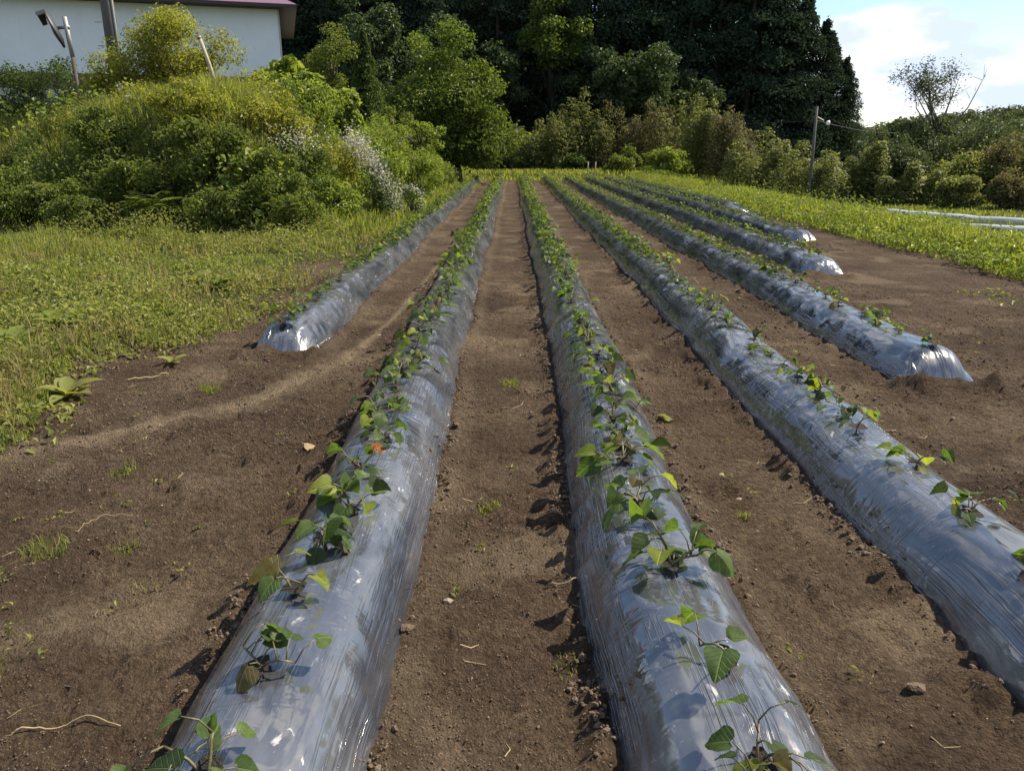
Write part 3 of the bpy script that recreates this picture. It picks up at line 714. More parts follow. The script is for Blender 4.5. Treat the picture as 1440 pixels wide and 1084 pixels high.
def edge_clods(n, seed):
    r = np.random.default_rng(seed); Vs = []
    for k in ROWS:
        y0 = max(ROWS[k][1], 1.2); m = n if k in 'ABC' else n // 3
        y = y0 * (min(12.0, y0 + 9) / y0) ** r.random(m); sg = r.choice([-1, 1], m)
        keep = r.random(m) < sst(.40, .62, fbm(y * 2.2 + ord(k), sg * 3.0, 15, 3)) + .06
        y, sg = y[keep], sg[keep]; e = r.normal(.02, .035, len(y)); x = row_cx(k, y) + sg * (row_w(k, y) + e)
        s = .0032 * (.0125 / .0032) ** (r.random(len(y)) ** 2.4)
        z = np.maximum(ground_z(x, y), row_z(k, x, y) - .02)
        B = IV[None] * (1 + r.uniform(-.3, .3, (len(y), 12, 1))) * s[:, None, None] * r.uniform(.6, 1.2, (len(y), 1, 3)) * np.array([1.1, 1.1, .8])
        Vs.append((B + np.stack([x, y, z + s * .3], -1)[:, None, :]).reshape(-1, 3))
    V = np.concatenate(Vs); m = len(V) // 12
    return V, (IF[None] + (np.arange(m) * 12)[:, None, None]).reshape(-1, 3)
V, F = edge_clods(3200, 9)
tag(add('edge_clods', mesh_np('edge_clods', V, F, M['clod'], False)), 'clods of soil heaped along the edges of the plastic film', 'soil', None, 'stuff')
def stone(x, y, s, label, mat='clod'):
    r = np.random.default_rng(int((x + 9) * 1000)); V = IV * (1 + r.uniform(-.35, .35, (12, 1))) * s * np.array([1.3, 0.9, 0.55])
    o = add('clod' if mat == 'clod' else 'stone', mesh_np('clod', V, IF, M[mat], False)); o.location = (x, y, float(ground_z(x, y)) + s * 0.3)
    tag(o, label, 'clod' if mat == 'clod' else 'stone'); return o
stone(-0.335, 2.12, 0.024, 'fist-sized pale clod against the film left of middle path', 'clod')
stone(-0.22, 2.30, 0.015, 'pale lump of soil lying on the middle path', 'stone')
stone(1.03, 3.18, 0.018, 'pale stone on the soil right of the second ridge', 'stone')
stone(1.02, 3.45, 0.014, 'smaller pale stone behind another on the right path', 'stone')
stone(1.16, 1.86, 0.024, 'dark clod on the right path near the plant shadow')
def curve_thing(name, pts, r0, r1, mat, label, cat):
    P = np.array(pts, float); t = np.linspace(0, 1, len(P)); tt = np.linspace(0, 1, 24)
    C = np.stack([np.interp(tt, t, P[:, a]) for a in range(3)], -1)
    for _ in range(3): C[1:-1] = (C[:-2] + C[2:] + 2 * C[1:-1]) / 4
    C[:, 2] += ground_z(C[:, 0], C[:, 1])
    mb = MB(); mb.tube(C, np.linspace(r0, r1, len(C)), 5)
    return tag(mb.obj(name, M[mat], None, True), label, cat)
dv = curve_thing('dry_vine', [(0.13, 2.42, .012), (0.2, 2.40, .012), (0.26, 2.44, .014), (0.29, 2.50, .02), (0.275, 2.56, .025), (0.265, 2.60, .035)], .0035, .002, 'straw', 'curled dry straw-coloured vine lying on the middle path', 'vine')
lo = add('withered_leaf', leaf_mesh(5, 'leaf_dry'), dv); lo.matrix_basis = frame((0.262, 2.60, float(ground_z(.26, 2.6)) + .03), (-.2, .5, -.1), (.3, -.3, 1), .05)
curve_thing('twig', [(-1.33, 1.66, .006), (-1.24, 1.70, .012), (-1.15, 1.735, .014), (-1.06, 1.72, .008)], .0028, .0015, 'straw', 'long dry stalk on the soil at lower left', 'stalk')
curve_thing('twig', [(-2.63, 5.02, .01), (-2.5, 5.12, .03), (-2.42, 5.2, .02)], .006, .004, 'straw', 'pale straight stick on soil below the left weeds', 'stick')
curve_thing('twig', [(-1.78, 2.82, .01), (-1.72, 2.92, .03), (-1.62, 2.98, .012)], .002, .0012, 'straw', 'thin bent straw on soil at the left edge', 'straw')
def flat_leaf(x, y, s, mk, label, var=3):
    o = add('fallen_leaf', leaf_mesh(var, mk)); z = float(ground_z(x, y))
    o.matrix_world = frame((x, y, z + 0.025), (0.7, 0.4, 0.1), (0.2, -0.1, 1), s); tag(o, label, 'leaf')
M['leaf_straw'] = leafmat('leaf_straw', (0.40, 0.30, 0.18), (0.48, 0.36, 0.22), 0.3, (1.2, 1.1, .9), 0.7, False, True)
flat_leaf(-1.1, 3.78, 0.075, 'leaf_straw', 'pale dry leaf on the soil left of the second ridge', 5)
flat_leaf(0.86, 4.15, 0.09, 'leaf_lime', 'lone yellow-green leaf on the soil right of middle ridge', 3)

# ------------------------------------------------------------------ grass and weeds
def blades(x, y, z, h, w, r, lean=0.45, seg=2):
    n = len(x); az = r.uniform(0, 6.28, n); la = r.uniform(0, 6.28, n); ln = np.abs(r.normal(0, lean, n)) * h
    sx, sy = np.cos(az) * w / 2, np.sin(az) * w / 2; lx, ly = np.cos(la) * ln, np.sin(la) * ln
    B = np.stack([x, y, z], -1); sd = np.stack([sx, sy, np.zeros(n)], -1)
    mid = B + np.stack([lx * 0.35, ly * 0.35, h * 0.6], -1); tip = B + np.stack([lx, ly, np.maximum(h * (1 - 0.25 * (ln / h) ** 2), h * 0.3)], -1)
    V = np.stack([B - sd, B + sd, mid + sd * 0.8, mid - sd * 0.8, tip], 1).reshape(-1, 3)
    o = np.arange(n)[:, None] * 5
    return V, o + np.array([[0, 1, 2, 3]]), o + np.array([[3, 2, 4]])
def leafquads(P, N, size, r, asp=0.55, droop=0.2, fold=0.15):
    n = len(P); N = N + r.normal(0, 0.45, (n, 3)); N /= np.linalg.norm(N, axis=1)[:, None] + 1e-9
    t = r.normal(0, 1, (n, 3)); t[:, 2] -= droop; t -= (t * N).sum(1)[:, None] * N; t /= np.linalg.norm(t, axis=1)[:, None] + 1e-9
    b = np.cross(N, t); L = np.asarray(size)[:, None] * np.ones((n, 1)); W = L * asp
    V = np.stack([P - t * L * 0.5, P + b * W * 0.5 + N * L * fold, P + t * L * 0.5 - N * L * 0.1, P - b * W * 0.5 + N * L * fold], 1).reshape(-1, 3)
    return V, np.arange(n)[:, None] * 4 + np.array([[0, 1, 2, 3]])
def stuff_grass(name, x, y, h, w, mat, label, seed, lean=0.45, zoff=0.0):
    r = np.random.default_rng(seed); z = ground_z(x, y) - 0.01 + zoff
    V, Q, T = blades(x, y, z, h, w, r, lean)
    return tag(add(name, mesh_np(name, V, [Q, T], M[mat])), label, 'grass', None, 'stuff')
r = np.random.default_rng(11)
# left weedy meadow
n = 52000
y = 3.3 * (16.5 / 3.3) ** r.random(n); x = edge_left(y) + 0.35 - r.random(n) ** 0.9 * (0.72 * y + 0.4 + edge_left(y) * 1.0).clip(0.5, 12)
keep = r.random(n) < (cover_at(x, y) * (0.2 + 1.0 * sst(0.32, 0.6, fbm(x * 1.3, y * 1.3, 91, 3)))) * (1 - sst(0.3, 1.2, bank_h(x, y)))
x, y = x[keep], y[keep]; n = len(x)
hh = 0.72 * (0.03 + 0.16 * sst(-0.5, -3.5, x - edge_left(y)) * r.random(n) + 0.16 * sst(9.5, 13, y) * r.random(n) + 0.06 * r.random(n)) * (0.25 + 1.5 * sst(0.3, 0.7, fbm(x * 1.1, y * 1.1, 92, 3)))
stuff_grass('meadow_grass', x, y, hh, 0.005 + 0.0009 * y, 'grass', 'green grass and weeds along the left side of the field', 12, 0.6)
n = 26000
y = 3.3 * (16 / 3.3) ** r.random(n); x = edge_left(y) + 0.25 - r.random(n) * (0.72 * y + 0.6 - 2.4).clip(0.5, 12)
keep = r.random(n) < cover_at(x, y) * sst(0.45, 0.6, fbm(x * 0.9, y * 0.9, 93, 3)); x, y = x[keep], y[keep]; n = len(x)
stuff_grass('dry_grass', x, y, 0.08 + 0.16 * r.random(n), 0.005 + 0.0008 * y, 'grass_dry', 'straw-coloured dry grass among the left weeds', 13, 0.8)
n = 110000
y = 3.2 * (15 / 3.2) ** r.random(n); x = edge_left(y) + 0.55 - r.random(n) * (0.72 * y + 0.8 - 2.2).clip(0.5, 12)
keep = r.random(n) < cover_at(x, y) * (0.15 + sst(0.4, 0.62, fbm(x * 1.9, y * 1.9, 94, 3))); x, y = x[keep], y[keep]; n = len(x)
P = np.stack([x, y, ground_z(x, y) + 0.01 + 0.11 * r.random(n) ** 2 * sst(0.3, 0.7, fbm(x * 1.5, y * 1.5, 55, 3)) * 2], -1)
V, Q = leafquads(P, np.tile([0.1, 0, 1.0], (n, 1)), 0.016 + 0.045 * r.random(n) ** 2, r, 0.55)
tag(add('ground_weeds', mesh_np('ground_weeds', V, Q, M['weed'])), 'low broad-leaved weeds covering the left margin', 'weeds', None, 'stuff')
# right verge
n = 90000
y = 6.5 * (44 / 6.5) ** r.random(n); x = 6.12 + r.random(n) ** 1.2 * 2.7
keep = r.random(n) < cover_at(x, y) * (0.4 + sst(0.35, 0.55, fbm(x * 1.5, y * 1.5, 95, 3))); x, y = x[keep], y[keep]; n = len(x)
hh = (0.07 + 0.19 * r.random(n)) * (0.3 + 0.9 * fbm(x * 1.2, y * 1.2, 96, 3)) * (0.45 + 0.55 * sst(6.1, 6.9, x))
stuff_grass('verge_grass', x, y, hh, 0.008 + 0.0011 * y, 'grass_lime', 'bright green grass on the verge right of the field', 14, 0.5)
n = 15000
y = 6.5 * (36 / 6.5) ** r.random(n); x = 6.05 + r.random(n) ** 1.5 * 3.2; keep = r.random(n) < 0.25 + sst(0.42, 0.6, fbm(x * 1.3, y * 1.3, 97, 3)); x, y = x[keep], y[keep]; n = len(x)
P = np.stack([x, y, ground_z(x, y) + 0.03 + 0.2 * r.random(n)], -1)
V, Q = leafquads(P, np.tile([-0.1, -0.1, 1.0], (n, 1)), 0.035 + 0.05 * r.random(n), r, 0.65)
tag(add('verge_weeds', mesh_np('verge_weeds', V, Q, M['shrub_lime'])), 'broad-leaved weeds along the edge of the right verge', 'weeds', None, 'stuff')
n = 5200
y = 7.5 * (26 / 7.5) ** r.random(n); x = r.uniform(3.0, 6.3, n)
keep = (r.random(n) < cover_at(x, y) * 1.2)
for k in 'DEFG': keep &= ~((np.abs(x - row_cx(k, y)) < row_w(k, y)) & (y > ROWS[k][1] - .1))
x, y = x[keep], y[keep]; n = len(x)
P = np.stack([x, y, ground_z(x, y) + 0.012 + 0.03 * r.random(n)], -1)
V, Q = leafquads(P, np.tile([0, 0, 1.0], (n, 1)), 0.03 + 0.03 * r.random(n), r, 0.6)
tag(add('sprouting_weeds', mesh_np('sprouting_weeds', V, Q, M['weed'])), 'sparse weed sprouts on soil before the right verge', 'weeds', None, 'stuff')
# far end strip and paddy banks
n = 26000
x = r.uniform(-6, 46, n); y = r.uniform(41.3, 48, n)
stuff_grass('field_end_grass', x, y, (0.08 + 0.22 * r.random(n)) * (0.4 + fbm(x * 0.6, y * 0.6, 33, 3)), 0.05 * np.ones(n), 'grass_lime', 'grass strip across the far end of the rows', 15, 0.5)
n = 70000
x = r.uniform(8.3, 30, n); y = r.uniform(10, 36, n)
keep = r.random(n) < 0.25 + 0.75 * sst(0.45, 0.6, fbm(x * 0.25, y * 0.5, 31, 2)); keep &= ~((x > 11.6) & (np.abs(y - np.where(x < 13.3, 23.4 - 1.9 * (x - 11.9), 20.9 - 0.23 * (x - 13.3))) < 0.7)); keep &= ~((x > 9.9) & (np.abs(y - np.where(x < 11.1, 20.6 - 1.8 * (x - 10.2), 19.2 - 0.36 * (x - 11.1))) < 0.6))
x, y = x[keep], y[keep]; n = len(x)
stuff_grass('paddy_bank_grass', x, y, 0.03 + 0.09 * r.random(n), 0.028 * np.ones(n), 'grass', 'grass on the low banks between the paddies', 16, 0.6)
# left bank turf (tall sunlit grass)
n = 46000
x = r.uniform(-13, -2.3, n); y = r.uniform(13, 24, n)
bh = bank_h(x, y); keep = (bh > 1.1) & (x > -0.72 * y - 0.6); x, y = x[keep], y[keep]; n = len(x)
stuff_grass('bank_grass', x, y, (0.18 + 0.36 * r.random(n)) * (0.5 + 0.9 * fbm(x, y, 98, 3)), 0.018 * np.ones(n), 'grass_lime', 'long sunlit grass over the top of the left bank', 17, 0.5)
n = 9000
x = r.uniform(-13, -4, n); y = r.uniform(14.5, 21, n); keep = (bank_h(x, y) > 0.8) & (r.random(n) < sst(0.4, 0.6, fbm(x, y, 99, 3))); x, y = x[keep], y[keep]; n = len(x)
stuff_grass('bank_straw', x, y, 0.3 + 0.35 * r.random(n), 0.012 * np.ones(n), 'grass_dry', 'dry seed-headed grass stalks on the left bank', 18, 0.35)
n = 45000
y = r.uniform(14, 42, n); x = BX(y) + 1.1 - r.random(n) * 3.0
keep = x < edge_left(y) + 0.5; x, y = x[keep], y[keep]; n = len(x)
stuff_grass('bank_foot_grass', x, y, 0.1 + 0.3 * r.random(n) * sst(-2.0, -3.0, x), 0.02 + 0.0005 * y, 'grass', 'grass on the slope beside the far left row', 19, 0.5)

def undergrowth(name, n, xr, yr, cond, mat, hmax, size, label, seed, asp=.5):
    r = np.random.default_rng(seed); x = r.uniform(*xr, n); y = r.uniform(*yr, n)
    k = cond(x, y, r); x, y = x[k], y[k]; n = len(x)
    top = hmax * (0.15 + 1.3 * sst(0.3, 0.75, fbm(x * 1.5, y * 1.5, seed, 3)))
    P = np.stack([x, y, ground_z(x, y, False) + top * r.random(n) ** 0.6], -1)
    V, Q = leafquads(P, np.tile([0.15, -0.25, 0.8], (n, 1)), size * r.uniform(.5, 1.3, n), r, asp)
    tag(add(name, mesh_np(name, V, Q, M[mat])), label, 'undergrowth', None, 'stuff')
onb = lambda lo, hi, s_, t0: (lambda x, y, r: (bank_h(x, y) > lo) & (bank_h(x, y) < hi) & (x > -0.72 * y - .6) & (r.random(len(x)) < sst(t0, t0 + .2, fbm(x * .9, y * .9, s_, 3))))
undergrowth('bramble', 52000, (-12, -2.2), (12.6, 18), onb(.12, 1.7, 71, .30), 'shrub_mid', .8, .075, 'tangle of brambles over the front of the bank', 601)
undergrowth('vine_cover', 16000, (-12, -2.2), (12.6, 20), onb(.10, 2.3, 75, .46), 'shrub_lime', .7, .13, 'larger-leaved vines over the bank', 608, .7)
undergrowth('creeper', 34000, (-12, -2.2), (12.6, 20), onb(.10, 2.0, 72, .42), 'shrub_dark', .75, .07, 'dark green creepers growing over the bank', 602)
undergrowth('sunlit_top_cover', 36000, (-10, -2.2), (14.4, 22), onb(1.2, 3.2, 73, .40), 'shrub_gold', .5, .06, 'growth on top of the bank, sunlight put into its yellow-green colour', 603)  # sunlit look of the bank top put into gold leaves, greener ones below
vg = lambda s_, t0, w_: (lambda x, y, r: (r.random(len(x)) < sst(t0, t0 + .12, fbm(x * 1.1, y * .8, s_, 3))) & (x - 6.15 < w_ * r.random(len(x)) ** 1.5) & (x < 0.72 * y + .5))
undergrowth('verge_shadow_clumps', 60000, (6.0, 9.0), (7, 42), vg(81, .40, 1.5), 'shrub_mid', .40, .055, 'leafy weed clumps, darker green for shadow pockets along the verge front', 605)  # shadow pockets along the verge foot, drawn as clumps of darker leaves
undergrowth('verge_herbs', 60000, (6.1, 10.0), (7, 42), vg(82, .50, 3.6), 'shrub_lime', .30, .06, 'lighter leafy herbs growing through the verge grass', 606)
undergrowth('meadow_herbs', 60000, (-9.5, -2.6), (5.5, 14.5), (lambda x, y, r: (x > -0.72 * y - .4) & (bank_h(x, y) < .3) & (r.random(len(x)) < cover_at(x, y) * sst(.50, .64, fbm(x * 1.2, y * 1.2, 83, 3)))), 'weed', .34, .05, 'leafy weed clumps in the left meadow', 607)
undergrowth('flank_cover', 60000, (-5, -2.1), (16, 42), onb(.08, 2.4, 74, .28), 'shrub_lime', .55, .08, 'bright green growth along the flank of the bank', 604)

# tiny sprouts and bits of straw lying on the bare soil
r = np.random.default_rng(640); n = 260
y = 1.5 * (8.5 / 1.5) ** r.random(n); x = r.uniform(-3.0, 5.6, n); keep = np.abs(x) < 0.7 * y + .4
for k in ROWS: keep &= ~((np.abs(x - row_cx(k, y)) < row_w(k, y) + .05) & (y > ROWS[k][1] - .2))
keep &= r.random(n) < np.where(x < -1.1, 1.0, np.where(x > 2.2, .8, .35)); x, y = x[keep], y[keep]
P = np.repeat(np.stack([x, y, ground_z(x, y)], -1), 7, 0); P = P + np.stack([r.normal(0, .018, len(P)), r.normal(0, .018, len(P)), .004 + .016 * r.random(len(P))], -1)
V, Q = leafquads(P, np.tile([0, 0, 1.], (len(P), 1)), r.uniform(.010, .028, len(P)), r, .5)
tag(add('soil_sprouts', mesh_np('soil_sprouts', V, Q, M['weed'])), 'tiny weed sprouts scattered over the bare soil', 'weeds', None, 'stuff')
mb = MB(); n = 150
y = 1.4 * (8 / 1.4) ** r.random(n); x = r.uniform(-2.9, 5, n)
for a, b in zip(x, y):
    if abs(a) > .7 * b + .4 or any(abs(a - float(row_cx(k, b))) < .34 and b > ROWS[k][1] - .2 for k in ROWS): continue
    t_ = r.uniform(0, 6.28); l = r.uniform(.015, .07); q_ = np.array([(a, b), (a + math.cos(t_) * l, b + math.sin(t_) * l), (a + math.cos(t_ + .5) * 2 * l, b + math.sin(t_ + .5) * 2 * l)])
    mb.tube(np.column_stack([q_, ground_z(q_[:, 0], q_[:, 1]) + .004]), [.0016, .0016, .0008], 3, False)
tag(mb.obj('straw_litter', M['straw']), 'short bits of dry straw lying on the soil', 'straw', None, 'stuff')

def tuft(x, y, n, h, spread, mat, label, seed, lean=0.6):
    r = np.random.default_rng(seed); a = r.uniform(0, 6.28, n); d = spread * r.random(n) ** 0.7
    X_, Y_ = np.cos(a) * d, np.sin(a) * d; zz = ground_z(x + X_, y + Y_) - ground_z(x, y)
    V, Q, T = blades(X_, Y_, zz - 0.005, h * r.uniform(0.4, 1, n), np.full(n, 0.0035), r, lean)
    o = add('weed_tuft', mesh_np('weed_tuft', V, [Q, T], M[mat])); o.location = (x, y, float(ground_z(x, y)))
    return tag(o, label, 'weed', 'weed tufts on the bare soil')
tuft(-0.01, 4.91, 130, .05, .075, 'grass_lime', 'farther of two bright green weed tufts on the middle path', 1)
tuft(-0.10, 3.06, 110, .035, .05, 'grass_lime', 'nearer of two bright green weed tufts on the middle path', 2)
tuft(-1.96, 4.75, 90, .09, .07, 'grass', 'grass tuft on soil below the short left ridge', 3)
tuft(-1.80, 2.66, 110, .07, .09, 'grass', 'grass tuft on bare soil at the left edge', 4)
tuft(-1.52, 2.70, 60, .05, .06, 'grass', 'thin grass tuft on soil beside the left edge tuft', 5)
tuft(-1.32, 2.42, 40, .04, .05, 'grass_dry', 'yellowing weed on soil left of the second ridge', 6)
tuft(-1.63, 2.0, 60, .06, .06, 'grass_lime', 'bright weed sprig at the lower left picture edge', 7)
tuft(-1.86, 3.42, 60, .06, .08, 'grass', 'grass wisp on soil halfway down the left side', 8)
tuft(0.16, 1.98, 40, .025, .05, 'grass', 'faint seedling weeds near bottom of the middle path', 9)
tuft(0.98, 2.95, 40, .04, .03, 'grass', 'tiny upright weed on the path right of centre', 10)
def rosette(x, y, n, L, mat, label, seed, name='broadleaf_weed'):
    r = np.random.default_rng(seed); root = empty(name, (x, y, float(ground_z(x, y)))); 
    base = [('a', MB())]
    for j in range(n):
        a = j * 2.4 + r.uniform(-.3, .3); up = r.uniform(0.2, 1.1); l = L * r.uniform(0.6, 1.1); w = l * r.uniform(0.16, 0.24)
        mb = MB(); V = []
        for s in range(6):
            f = s / 5; rr = l * f * math.cos(up * (1 - 0.5 * f)); zz = l * f * math.sin(up) * (1 - 0.55 * f); ww = w * math.sin(math.pi * min(1, 0.08 + 0.92 * f) ** 0.8) + 0.002
            c = np.array([math.cos(a) * rr, math.sin(a) * rr, zz + 0.005]); sd = np.array([-math.sin(a), math.cos(a), 0])
            V += [c - sd * ww + [0, 0, ww * .4], c, c + sd * ww + [0, 0, ww * .4]]
        Q = []
        for s in range(5):
            for e in range(2): Q.append((s*3 + e, s*3 + e + 1, s*3 + e + 4, s*3 + e + 3))
        mb.put(V, Q); mb.obj('leaf', M[mat], root, True)
    return tag(root, label, 'weed', 'broad-leaved weeds at the left margin')
rosette(-2.80, 4.62, 9, .26, 'weed', 'pale broad-leaved weed nearest on the left margin', 1)
rosette(-3.85, 5.75, 12, .34, 'shrub_lime', 'large bright leafy weed at the left picture edge', 2)
rosette(-3.72, 6.2, 11, .3, 'shrub_lime', 'bright leafy weed behind the one at left edge', 3)
rosette(-3.17, 8.26, 11, .3, 'shrub_mid', 'dark dock-like weed near where grass meets soil', 4)
rosette(-3.5, 8.5, 9, .26, 'weed', 'dock weed just left of the dark dock-like weed', 5)
rosette(-2.95, 9.0, 8, .24, 'weed', 'small weed rosette behind the dark dock-like weed', 6)
rosette(-2.5, 5.45, 6, .14, 'weed', 'small weed rosette on soil left of the short ridge', 7)

# ------------------------------------------------------------------ shrubs and trees
def clump_points(r, c, rad, n, shell=0.55):
    d = r.normal(0, 1, (n, 3)); d /= np.linalg.norm(d, axis=1)[:, None]
    f = shell + (1 - shell) * r.random(n); f = f * r.random(n) ** 0.12
    return c + d * f[:, None] * rad, d
def foliage(r, clumps, n, size, asp=0.55, droop=0.3, zmin=None):
    """clumps: list of (centre, radii)"""
    vol = np.array([np.prod(cl[1]) ** (2 / 3) for cl in clumps]); cnt = (n * vol / vol.sum()).astype(int) + 1
    Ps, Ns = [], []
    for (c, rad), k in zip(clumps, cnt):
        P, D = clump_points(r, np.array(c), np.array(rad), k); P = P + r.normal(0, 1, P.shape) * np.array(rad) * 0.16 * (r.random((k, 1)) < .5); Ps.append(P); Ns.append(D * 0.7 + [0, 0, 0.55])
    P = np.concatenate(Ps); N = np.concatenate(Ns)
    if zmin is not None: k = P[:, 2] > zmin; P, N = P[k], N[k]
    return leafquads(P, N, size * r.uniform(0.6, 1.25, len(P)), r, asp, droop)
def shape_clumps(r, rad, n, cr=(0.28, 0.45), top=0.0):
    out = []; rad = np.array(rad)
    while len(out) < n:
        d = r.normal(0, 1, 3); d /= np.linalg.norm(d); d[2] = d[2] * 1.0
        c = d * rad * r.uniform(0.35, 0.82) + [0, 0, rad[2]]
        s = r.uniform(*cr) * min(rad) if n > 3 else 0.8 * min(rad)
        out.append((c, (s * r.uniform(1.0, 1.4), s * r.uniform(1.0, 1.4), s * r.uniform(0.7, 1.0))))
    return out
def make_shrub(name, loc, rad, nleaf, size, mat, label, cat, seed, group=None, nclump=18, asp=0.55, droop=0.3, cr=(0.28, 0.48), bark='bark', sink=0.15, parent_mesh=None):
    r = np.random.default_rng(seed)
    root = empty(name, loc)
    cl = shape_clumps(r, rad, nclump, cr)
    V, Q = foliage(r, cl, nleaf, size, asp, droop, -0.05)
    V[:, 2] -= sink * rad[2]
    add('foliage', mesh_np('foliage', V, Q, M[mat]), root)
    mb = MB()
    for c, s in cl[:10]:
        c = c - np.array([0, 0, sink * rad[2]]); c[2] = max(c[2], 0.15)
        mid = c * np.array([0.35, 0.35, 0.55]) + r.normal(0, .04, 3)
        mb.tube([np.array([r.normal(0, .05), r.normal(0, .05), -0.25]), mid, c], [0.022 * max(rad[0], .6), 0.015 * max(rad[0], .6), 0.006], 4)
    mb.obj('stem', M[bark], root)
    tag(root, label, cat, group); return root
def gz(x, y): return float(ground_z(x, y, False))
BANKG = 'shrubs covering the left bank'
def bank_shrub(x, y, rad, n, size, mat, label, seed, dz=0.0, **kw):
    rad = tuple(.85 * v for v in rad)
    return make_shrub(kw.pop('name', 'bank_shrub'), (x, y, gz(x, y) + dz), rad, n, size, mat, label, 'shrub', seed, BANKG, **kw)
# front face of the bank, left to right
bank_shrub(-9.6, 14.6, (1.1, 0.8, 0.75), 3600, .085, 'shrub_mid', 'rounded green shrub at far left foot of the bank', 101)
bank_shrub(-8.1, 14.3, (1.2, 0.8, 0.61), 4200, .085, 'shrub_mid', 'green shrub on the bank front, second from the left', 102)
bank_shrub(-6.9, 14.6, (1.0, 0.8, 0.72), 4200, .08, 'shrub_mid', 'green shrub on the bank front behind the fern-like plant', 103)
bank_shrub(-5.6, 14.5, (1.05, 0.8, 0.76), 4400, .08, 'shrub_mid', 'tall shrub in the middle of the bank front', 104)
bank_shrub(-4.4, 14.2, (0.95, 0.8, 0.68), 4000, .075, 'shrub_mid', 'green shrub on the bank front left of white blossoms', 105)
bank_shrub(-5.0, 13.5, (0.7, 0.5, 0.5), 2200, .07, 'shrub_mid', 'low arching shrub at foot of the bank centre', 106)
bank_shrub(-7.4, 13.6, (0.8, 0.5, 0.45), 2200, .07, 'shrub_mid', 'low leafy shrub at foot of the bank, left half', 107)
bank_shrub(-3.75, 13.6, (0.6, 0.5, 0.5), 2000, .065, 'shrub_mid', 'low shrub at the near corner of the bank', 108)
bank_shrub(-8.0, 15.9, (1.0, 0.8, 0.6), 3000, .08, 'shrub_mid', 'shrub on the upper left slope of the bank', 109)
bank_shrub(-6.3, 15.8, (1.1, 0.7, 0.55), 3000, .075, 'shrub_gold', 'yellow-green shrub below the leaning stake', 110)
bank_shrub(-4.6, 15.9, (1.1, 0.8, 0.70), 3600, .075, 'shrub_gold', 'yellow-green feathery shrub crowning the bank corner', 111)
bank_shrub(-3.7, 16.6, (0.8, 0.9, 0.75), 3000, .07, 'shrub_gold', 'yellowish shrub right of the bank crown', 112)
# right flank of the bank going away
bank_shrub(-3.35, 15.2, (0.6, 0.7, 0.55), 2600, .075, 'shrub_lime', 'bright green shrub below the white blossom cascade', 113)
bank_shrub(-3.2, 19.8, (1.0, 1.4, 1.05), 4200, .085, 'shrub_lime', 'bright green shrub behind the white blossom cascade', 114)
bank_shrub(-3.6, 22.8, (1.2, 1.5, 1.2), 4200, .09, 'shrub_mid', 'green shrub on the flank before the big tree', 115)
bank_shrub(-2.9, 25.3, (0.9, 1.4, 0.95), 3400, .09, 'shrub_lime', 'light green shrub on the far flank of the bank', 116)
bank_shrub(-3.0, 29.5, (1.0, 1.8, 1.0), 3200, .11, 'shrub_mid', 'farthest flank shrub beside the end of left row', 117)
bank_shrub(-4.6, 18.6, (0.9, 0.9, 0.9), 3000, .085, 'shrub_lime', 'yellowish green shrub behind the bank crown', 118)
# fern-like bright plant
def fronds(name, x, y, z, n, L, mat, label, seed, cat='plant'):
    r = np.random.default_rng(seed); root = empty(name, (x, y, z))
    for j in range(n):
        a = r.uniform(3.3, 6.6); up = r.uniform(0.3, 1.1); mb = MB(); P, W = [], []
        for s in range(12):
            f = s / 11; rr = L * f * math.cos(up); zz = L * f * math.sin(up) - L * 0.5 * f * f
            for sd in (-1, 1):
                c = np.array([math.cos(a) * rr, math.sin(a) * rr, zz]); t = np.array([-math.sin(a) * sd, math.cos(a) * sd, -0.15]) + 0.5 * np.array([math.cos(a), math.sin(a), 0])
                l = 0.30 * L * math.sin(math.pi * (0.12 + 0.86 * f)); b = np.array([math.cos(a), math.sin(a), 0]) * l * 0.16
                mb.put([c, c + t * l * .5 + b, c + t * l, c + t * l * .5 - b], [(0, 1, 2, 3)])
        mb.obj('frond', M[mat], root)
    return tag(root, label, cat)
fronds('sumac_sprout', -6.25, 13.75, 0.55, 16, 0.75, 'shrub_lime', 'bright yellow-green pinnate plant on the dark bank front', 3)
fronds('fern', -3.9, 13.3, 0.55, 10, 0.5, 'shrub_mid', 'grey-green fern at the right foot of the dark bank', 4)
# white blossom cascade
def blossom(name, loc, rad, nl, nb, label, seed, arc):
    r = np.random.default_rng(seed); root = make_shrub(name, loc, rad, nl, .06, 'shrub_dark', label, 'shrub', seed, 'white flowering bushes on the bank')
    P = []
    for j in range(nb):
        f = r.random(); base = arc(f, r); P.append(base)
    P = np.array(P); N = r.normal(0, 1, P.shape) + [0.3, -0.3, 0.5]
    V, Q = leafquads(P, N, 0.045 * r.uniform(.6, 1.2, len(P)), r, 0.9)
    add('blossoms', mesh_np('blossoms', V, Q, M['blossom']), root); return root
def arc1(f, r): return np.array([-0.32 + 0.85 * f + r.normal(0, .09), -0.45 + 0.25 * f + r.normal(0, .12), 1.5 - 1.25 * f ** 1.6 + r.normal(0, .15)])
blossom('flowering_shrub', (-2.95, 16.6, gz(-2.95, 16.6) + 0.05), (0.75, 0.6, 0.8), 2600, 1500, 'bush with a cascade of small white blossoms on bank corner', 201, arc1)
def arc2(f, r): return np.array([0.28 * math.cos(f * 6.28) + r.normal(0, .05), -0.25 + r.normal(0, .06), 0.32 + 0.28 * math.sin(f * 6.28) + r.normal(0, .05)])
blossom('flowering_shrub', (-2.33, 18.3, 0.05 + gz(-2.33, 18.3)), (0.36, 0.36, 0.42), 900, 260, 'small round dark bush fringed with white blossoms', 202, arc2)
def arc3(f, r): return np.array([r.normal(0, .28), -0.4 + r.normal(0, .1), 0.95 + r.normal(0, .14)])
